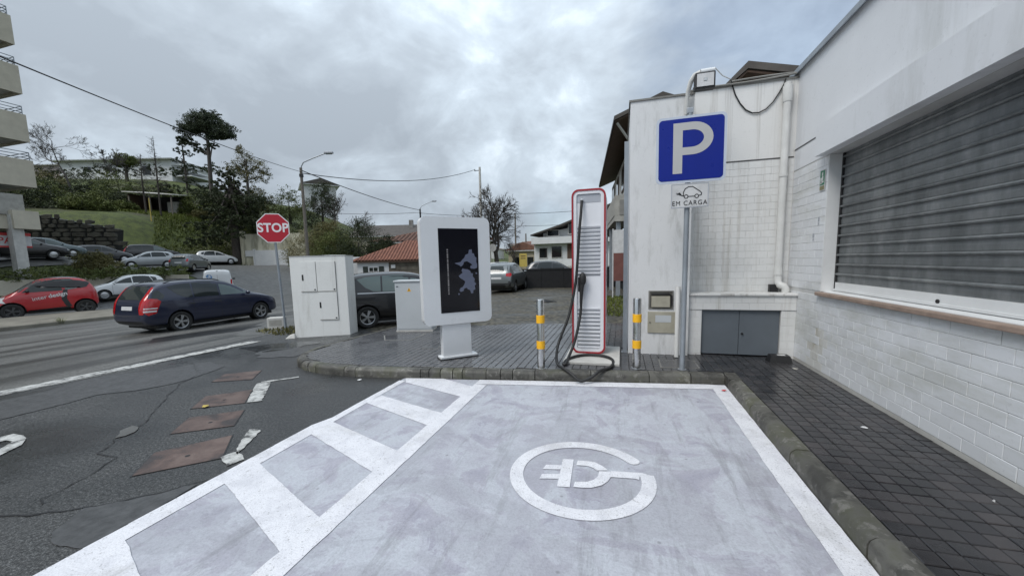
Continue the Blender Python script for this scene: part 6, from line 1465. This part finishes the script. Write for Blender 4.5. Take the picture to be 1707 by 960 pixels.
wire('faint overhead wire between the distant street lamp and the thin pole', (-30.4, 55.1, 9.2), (-16.9, 62, 9.0), .3, .03)
# ================================================================ VEGETATION
CR = R(16)
def leaves(blobs, n, size, seed, clump=.35, shell=.55, flat=0.0):
    """n leaf faces gathered in clumps inside the ellipsoids (x, y, z, rx, ry, rz)"""
    q = np.random.default_rng(seed); vol = np.array([b[3]*b[4]*b[5] for b in blobs])**.7; B = np.array(blobs)
    n = int(n*2.8); size = size*.62; nc = max(8, n//30); ci = q.choice(len(B), nc, p=vol/vol.sum()); v = q.normal(size=(nc, 3)); v /= np.linalg.norm(v, axis=1)[:, None]
    rad = shell+(1-shell)*q.random(nc)**.5; rad *= q.uniform(.6, 1.08, nc)
    cc = B[ci, :3]+v*rad[:, None]*B[ci, 3:]
    li = q.integers(0, nc, n); cs = clump*np.minimum(B[ci[li], 3], B[ci[li], 5])*q.uniform(.5, 1.1, n)
    w_ = q.normal(size=(n, 3)); w_ /= np.linalg.norm(w_, axis=1)[:, None]; p = cc[li]+w_*(q.random(n)**.5*cs)[:, None]*np.array([1, 1, .7])
    a = q.normal(size=(n, 3)); a[:, 2] *= (1-flat); a /= np.linalg.norm(a, axis=1)[:, None]; b = np.cross(a, q.normal(size=(n, 3))); b /= np.linalg.norm(b, axis=1)[:, None]
    s = size*q.uniform(.55, 1.25, n)[:, None]; a = a*s; b = b*s*.55
    V = np.stack([p-a*.6, p-b*.6, p+a*.7, p+b*.6], 1).reshape(-1, 3)
    return V, np.arange(4*n).reshape(-1, 4)
def leafobj(name, V, F, mat, parent):
    me = bpy.data.meshes.new(name); me.from_pydata(V.tolist(), [], F.tolist()); me.materials.append(MATS[mat]); return link(name, me, parent)
def tree(name, label, base, blobs, n, size, mat, seed, trunk=None, tr=.2, clump=.35, shell=.5, group=None, bark='bark', cat='tree', limbs=True, flat=0.0):
    t = thing(name, label, cat, base, CR, group); q = random.Random(seed)
    V, F = leaves(blobs, n, size, seed, clump, shell, flat); leafobj('crown' if trunk else 'foliage', V, F, mat, t)
    if trunk:
        m_ = MB(); x, y, h = trunk; pts = [(0, 0, -.5), (x*.3+q.uniform(-.1, .1), y*.3, h*.35), (x*.7, y*.7+q.uniform(-.1, .1), h*.7), (x, y, h)]
        m_.tube(pts, [tr*1.25, tr, tr*.8, tr*.5], 8); m_.build('trunk', bark, t, smooth=50)
        if limbs:
            k = MB()
            for b in blobs:
                s0 = q.uniform(.55, .95); p0 = Vector((x*s0, y*s0, h*s0)); p1 = Vector(b[:3]); mid = p0.lerp(p1, .5)+Vector((q.uniform(-.2, .2), q.uniform(-.2, .2), q.uniform(.0, .3)))
                k.tube([p0, mid, p1], [tr*.42, tr*.3, tr*.12], 5)
            k.build('limbs', bark, t, smooth=50)
    return t
def bare(name, label, base, h, r, spread, depth, seed, mat='bark', first=.35, kids=(3, 4), group=None, tilt=.55, taper=.62, twig=None):
    t = thing(name, label, 'tree', base, CR, group); q = random.Random(seed); tk = MB(); br = MB()
    def grow(p, d_, L, r_, lv):
        k = 3; pts = [p]; c = p.copy(); dd = d_.copy()
        for i in range(k):
            dd = (dd+Vector((q.gauss(0, .12), q.gauss(0, .12), q.gauss(.03, .07)))).normalized(); c = c+dd*L/k; pts.append(c.copy())
        (tk if lv == 0 else br).tube(pts, [r_*(1-.45*i/k) for i in range(k+1)], 6 if lv < 2 else 3, cap=False)
        if lv >= depth: return
        for i in range(q.randint(*kids)):
            a = q.uniform(0, 6.28); s = q.uniform(tilt*.6, tilt*1.4)*spread; o = dd.orthogonal().normalized(); o.rotate(Matrix.Rotation(a, 3, dd)); nd = (dd*math.cos(s)+o*math.sin(s)).normalized()
            u = q.uniform(first, 1.0) if lv else q.uniform(.75, 1.0); j = min(k, max(1, round(u*k))); grow(pts[j], nd, L*q.uniform(taper*.8, taper*1.15), max(.016, r_*.52), lv+1)
    grow(Vector((0, 0, -.3)), Vector((q.uniform(-.05, .05), 0, 1)), h*.42, r, 0)
    tk.build('trunk', mat, t, smooth=50); br.build('crown', mat, t)
    return t
def G3(x, y, dz=0): return (x, y, hz(x, y)+dz)
# umbrella pine and its neighbours on the crest
z0 = hz(-64.2, 48.4); Z = lambda z: z-z0
tree('umbrella_pine', 'tall umbrella pine with a bare trunk on the hill', (-64.2, 48.4, z0), [(-.2, 0, Z(24.5), 3.4, 2.9, 1.7), (-2.5, 0, Z(23.5), 2.2, 2.0, 1.3), (2.3, .3, Z(23.6), 2.5, 2.1, 1.5), (.6, 0, Z(25.6), 1.8, 1.7, .9), (3.4, 0, Z(22.5), 1.5, 1.4, .8), (-3.4, 0, Z(21.9), 1.3, 1.2, .7), (1.4, .2, Z(22.3), 1.9, 1.7, .8), (-1.3, .4, Z(20.3), 1.4, 1.2, .6), (-2.3, 0, Z(21.2), 1.1, 1.1, .6), (.6, 0, Z(20.9), 1.2, 1.1, .5)], 9500, .30, 'leaf_pine', 1, (.15, 0, Z(24.2)), .30, .42, .2)
z0 = hz(-77, 53.5); Z = lambda z: z-z0
tree('young_pine', 'slim young pine left of the umbrella pine', (-77, 53.5, z0), [(0, 0, Z(24.2), .8, .8, .8), (-.7, 0, Z(22.8), 1.0, 1, .6), (.8, 0, Z(22.2), 1.1, 1, .6), (-1.0, 0, Z(21.0), 1.1, 1, .5), (.9, 0, Z(20.0), 1.2, 1.1, .55), (-.6, 0, Z(18.8), 1.2, 1.1, .6), (.6, 0, Z(17.4), 1.3, 1.1, .6)], 1700, .30, 'leaf_pine', 2, (0, 0, Z(24.3)), .16)
z0 = hz(-45, 35.2); Z = lambda z: z-z0
bl = []
q_ = random.Random(12)
for i in range(26):
    f = i/25; zc = 12.6-f*8.0; rr = .7+f*3.4; a = i*2.4
    bl.append((rr*.62*math.cos(a), rr*.62*math.sin(a), Z(zc), .9+f*1.25, .9+f*1.25, .42+f*.3))
bl += [(-1.6, 0, Z(9.6), 2.0, 2, 1.2), (1.8, 0, Z(9.0), 2.1, 2, 1.2), (0, 0, Z(7.5), 2.8, 2.5, 1.3)]
tree('cedar', 'broad dark cedar with layered branches above the parked cars', (-44.5, 35.8, z0), [(x*1.28, y*1.1, z, rx*1.15, ry*1.1, rz*1.1) for x, y, z, rx, ry, rz in bl], 13000, .26, 'leaf_dark', 3, (0, 0, Z(12)), .42, .4, flat=.4)
z0 = hz(-52.5, 44.8); Z = lambda z: z-z0
tree('leafy_tree', 'thinly leaved olive-green tree right of the umbrella pine', (-52.5, 44.8, z0), [(0, 0, Z(17.2), 1.6, 1.4, 1.3), (-1.6, 0, Z(15.6), 1.4, 1.3, 1.2), (1.7, 0, Z(16.0), 1.5, 1.3, 1.2), (2.6, 0, Z(14.5), 1.2, 1.1, 1.0), (.4, 0, Z(14.6), 1.8, 1.5, 1.2), (-.8, 0, Z(18.2), .9, .9, .8)], 1900, .24, 'leaf_olive', 4, (.2, 0, Z(17)), .2, .5, .3, bark='bark_pale')
for i, (x, y, zc, w_, h_, m_, lb) in enumerate(((-50.2, 49.6, 10.6, 3.2, 2.6, 'leaf_mid', 'bushy green tree left of the nearer street lamp'), (-46.5, 52.5, 11.5, 2.2, 3.2, 'leaf_dark', 'upright dark tree just left of the nearer street lamp'), (-54, 47.0, 11.4, 2.4, 2.2, 'leaf_olive', 'yellowish green tree between cedar and street lamp'), (-42.0, 45, 6.2, 2.6, 2.2, 'leaf_dark', 'dark shrub tree below the white hill house'))):
    z0 = hz(x, y); tree('broadleaf_tree', lb, (x, y, z0), [(0, 0, zc-z0, w_, w_, h_), (-w_*.6, 0, zc-z0-h_*.4, w_*.7, w_*.7, h_*.7), (w_*.6, 0, zc-z0-h_*.3, w_*.7, w_*.7, h_*.7), (w_*.1, 0, zc-z0+h_*.7, w_*.55, w_*.5, h_*.5)], 2600, .26, m_, 20+i, (0, 0, zc-z0), .2, .4, group='trees on the wooded slope')
z0 = hz(-105, 61)
tree('round_tree', 'round-topped dark tree in front of the hilltop house', (-104.5, 60.5, z0), [(0, 0, 4.6+20.6-z0, 2.3, 2.2, 1.5), (-1.3, 0, 24.6-z0, 1.5, 1.4, 1.0), (1.5, 0, 24.7-z0, 1.5, 1.4, 1.0)], 2600, .34, 'leaf_mid', 31, (.2, 0, 24-z0), .3, .35)
for i, (px, py, w_, h_, m_, lb) in enumerate(((-72.3, 40.6, 3.4, 3.1, 'leaf_mid', 'big rounded bush in the middle of the hillside'), (-69.0, 39.0, 2.0, 1.5, 'leaf_dark', 'dark bush beside the shed'), (-59.5, 42.5, 2.3, 2.2, 'leaf_mid', 'pale green bush right of the shed'), (-84, 37.5, 3.5, 1.9, 'leaf_dark', 'dark bush left of the big rounded hillside bush'), (-57.4, 41.8, 1.9, .8, 'leaf_olive', 'low scrub heap on the lawn right of the shed'), (-92, 47, 4, 2.4, 'leaf_dark', 'dark bush higher up on the left of the hillside'), (-80, 51, 3.2, 1.6, 'leaf_mid', 'shrub below the hilltop house, centre'), (-68, 52, 3.0, 1.9, 'leaf_dark', 'dark shrub under the young pine'), (-62, 31.5, 3.0, .9, 'leaf_mid', 'ivy heap on top of the stone wall'), (-67, 25, 3.4, 1.3, 'leaf_dark', 'dark scrub above the left end of the stone wall'), (-56.5, 45.5, 3.2, 2.6, 'leaf_dark', 'dark bush left of the cedar below the umbrella pine'), (-49.5, 40.5, 2.6, 2.2, 'leaf_mid', 'green bush on the bank behind the cedar'), (-39.6, 41.5, 2.8, 2.6, 'leaf_mid', 'green bush behind the stained cream wall'), (-36.0, 43.5, 2.6, 2.4, 'leaf_olive', 'brownish bush behind the right end of the stained wall'), (-66, 28.5, 2.8, 1.7, 'leaf_dark', 'dark bush above the middle of the stone wall'), (-61, 31, 2.2, 1.4, 'leaf_mid', 'green bush above the right end of the stone wall'), (-78, 34, 3.4, 2.2, 'leaf_mid', 'green bush between stone wall and big hillside bush'), (-88, 40, 3.0, 2.6, 'leaf_olive', 'olive bush under the leafless spreading tree'), (-64.5, 36.5, 1.6, .9, 'leaf_mid', 'low bush in front of the shed'))):
    z0 = hz(px, py); tree('hillside_bush', lb, (px, py, z0-.2), [(0, 0, h_*.75, w_, w_, h_), (-w_*.6, 0, h_*.5, w_*.6, w_*.6, h_*.7), (w_*.65, 0, h_*.5, w_*.6, w_*.6, h_*.7)], 2400, .26, m_, 40+i, None, cat='bush', group='bushes on the hillside')
# dark hedge line below the hilltop house
hb = []
for i in range(17): hb.append((-30+i*4.0, (i % 3-1)*.6+i*.08, 1.0+.45*(i % 3), 2.7, 1.6, 1.25))
tree('hilltop_hedge', 'dark hedge running below the hilltop house', G3(-113, 58, .2), hb, 5200, .38, 'leaf_dark', 60, None, cat='hedge')
hb = [(-12+i*2.4, (i % 2)*.8, .7+.3*(i % 3), 1.8, 1.4, 1.0) for i in range(12)]
tree('terrace_hedge', 'dark overgrown hedge across the middle of the hillside', G3(-80, 46, .3), hb, 4200, .30, 'leaf_dark', 61, None, cat='hedge')
# leafless trees
bare('bare_tree', 'leafless spreading tree on the left of the hillside', G3(-83.5, 41, 0), 12.5, .16, 1.2, 6, 5, 'bark_pale', kids=(3, 4)); bare('bare_tree', 'leafless tree behind the big rounded hillside bush', G3(-78, 44, 0), 9.5, .13, 1.1, 6, 6, 'bark_pale')
def larch(label, x, y, h, seed):
    t = thing('bare_larch', label, 'tree', G3(x, y), CR, 'thin leafless conifers before the shed'); q = random.Random(seed)
    MB().tube([(0, 0, -.4), (q.uniform(-.1, .1), 0, h*.5), (q.uniform(-.2, .2), 0, h)], [.12, .09, .02], 7).build('trunk', 'bark', t, smooth=50); k = MB()
    for i in range(70):
        z = h*(.30+.68*i/70); L = (1.9*(1-i/80))*q.uniform(.6, 1.1); a = q.uniform(0, 6.28); e = Vector((math.cos(a)*L, math.sin(a)*L, z+L*.25)); k.tube([(0, 0, z), (e.x*.5, e.y*.5, z+.02), e], [.03, .02, .01], 3, cap=False)
        for _ in range(3): u = q.uniform(.4, .9); p = Vector((e.x*u, e.y*u, z+L*.2*u)); k.tube([p, p+Vector((q.uniform(-.4, .4), q.uniform(-.4, .4), q.uniform(.0, .3)))], .01, 3, cap=False)
    k.build('branches', 'bark', t)
larch('left one of two thin leafless conifers before the shed', -60.4, 36.6, 7.6, 1); larch('right one of two thin leafless conifers before the shed, the taller', -58.9, 37.3, 10.2, 2)
bare('bare_tree', 'leafless tree in front of the white hill house, right of the street lamp', G3(-43.6, 51.6), 9.5, .22, 1.2, 5, 8, 'bark_pale'); bare('bare_tree', 'leafless shrubby tree right of the white hill house', G3(-40.5, 52.5), 7.5, .18, 1.3, 5, 9, 'bark_pale')
bare('street_tree', 'pollarded leafless street tree behind the grey crossover', G3(-13.9, 43.2), 10.5, .38, 1.15, 6, 21, 'bark', kids=(3, 5), tilt=.55, taper=.66); bare('street_tree', 'small leafless street tree left of the thin utility pole', G3(-17.0, 58), 5.6, .22, 1.0, 5, 15, 'bark'); bare('street_tree', 'leafless tree whose twigs show over the totem', G3(-24.5, 66), 10.0, .35, 1.1, 5, 16, 'bark')
# dark trees behind the white masonry cabinet
for i, (x, y, zc, w_, h_, m_, lb) in enumerate(((-25.2, 33.0, 3.6, 2.4, 2.3, 'leaf_dark', 'dense dark evergreen behind the white masonry cabinet'), (-28.2, 33.5, 3.2, 2.4, 1.9, 'leaf_mid', 'green shrub tree left of the dense dark evergreen'), (-30.5, 35, 4.4, 1.9, 2.0, 'leaf_olive', 'brownish shrub tree by the foot of the nearer street lamp'), (-22.6, 33.6, 2.6, 1.5, 1.7, 'leaf_dark', 'small dark shrub touching the red cottage roof'))):
    z0 = hz(x, y); tree('broadleaf_tree', lb, (x, y, z0), [(0, 0, zc-z0, w_, w_, h_), (-w_*.6, 0, zc-z0-h_*.5, w_*.7, w_*.7, h_*.7), (w_*.6, 0, zc-z0-h_*.5, w_*.7, w_*.7, h_*.7), (w_*.2, 0, zc-z0+h_*.6, w_*.5, w_*.5, h_*.5)], 4200, .17, m_, 70+i, (0, 0, zc-z0), .14, .38)
z0 = hz(-34.3, 34.6)
tree('flowering_shrub', 'pale flowering shrub between stop sign and street lamp', (-34.3, 34.6, z0), [(0, 0, 2.2, 1.7, 1.4, 1.9), (.8, 0, 3.4, 1.1, 1.0, 1.1), (-.7, 0, 1.4, 1.3, 1.2, 1.3)], 2200, .16, 'leaf_pale', 80, None, cat='shrub', shell=.3)
# planting strip beyond the street
z0 = hz(-36.3, 18.2)
tree('roadside_bush', 'large feathery green bush above the low cream wall', (-37.2, 18.9, z0), [(0, 0, 1.0, 1.5, 1.2, .95), (-.9, 0, .7, 1.1, 1, .7), (.9, 0, .75, 1.1, 1, .75), (.2, 0, 1.5, .8, .8, .5)], 5200, .12, 'leaf_olive', 81, None, cat='bush', clump=.3)
hb = []
for i, (x, y) in enumerate([(-36.6+u*.5, 11+u*.95) for u in range(0, 11)]): hb.append((x+35, y-15, .45+.12*(i % 3), 1.0, .9, .48))
t = tree('low_hedge', 'low ragged hedge on top of the low cream wall', (-35, 15, .75), hb, 7000, .11, 'leaf_mid', 82, None, cat='hedge'); t.rotation_euler = (0, 0, 0)
# ivy and grass: what nobody could count
def tufts(name, label, n, region, size, mat, seed, cat='grass', zo=0.0):
    q = np.random.default_rng(seed); P = []
    while len(P) < n:
        x, y = region(q)
        if x is not None: P.append((x, y))
    P = np.array(P); zz_ = ht(P[:, 0], P[:, 1])+zo; base = np.stack([P[:, 0], P[:, 1], zz_], 1); h = size*q.uniform(.5, 1.3, n); a = q.uniform(0, 6.283, n); w_ = size*.28*q.uniform(.6, 1.3, n)
    dx = np.stack([np.cos(a)*w_, np.sin(a)*w_, np.zeros(n)], 1); tip = base+np.stack([q.normal(0, .35, n)*h, q.normal(0, .35, n)*h, h], 1)
    V = np.stack([base-dx, base+dx, tip], 1).reshape(-1, 3); F = np.arange(3*n).reshape(-1, 3); o = leafobj(name, V, F, mat, None); tag(o, label, cat, kind='stuff'); return o
BANK = [(-58, 36), (-53, 47), (-44, 42), (-41.5, 36.5), (-45.5, 34.5), (-49.5, 30), (-52, 32)]
def reg(poly):
    xs_ = [p[0] for p in poly]; ys_ = [p[1] for p in poly]
    def f(q):
        x, y = q.uniform(min(xs_), max(xs_)), q.uniform(min(ys_), max(ys_)); return (x, y) if inpoly(x, y, poly) else (None, None)
    return f
leafmat('grass_bank', (.06, .08, .013), (.14, .165, .03), .5); leafmat('grass_dark', (.05, .068, .012), (.115, .14, .028), .5)
tufts('bank_grass', 'rough grass on the bank above the parked cars', 9000, reg(BANK), .24, 'grass_dark', 1)
tufts('lawn_grass', 'brighter grass on the terraces of the hillside', 14000, reg([(-80, 36), (-66, 34), (-56, 37), (-54, 45), (-64, 50), (-82, 47)]), .30, 'grass_bank', 2)
tufts('verge_weeds', 'weeds around the foot of the stop sign', 420, reg([(-8.9, 7.4), (-7.7, 6.9), (-7.0, 6.75), (-7.2, 7.3), (-8.2, 8.2), (-9.0, 8.1)]), .07, 'leaf_olive', 3)
tufts('yard_grass', 'thin grass along the shop wall in the yard', 1600, reg([(-.35, 10.5), (.28, 10.5), (.15, 17), (-.9, 17)]), .07, 'grass_bank', 4)
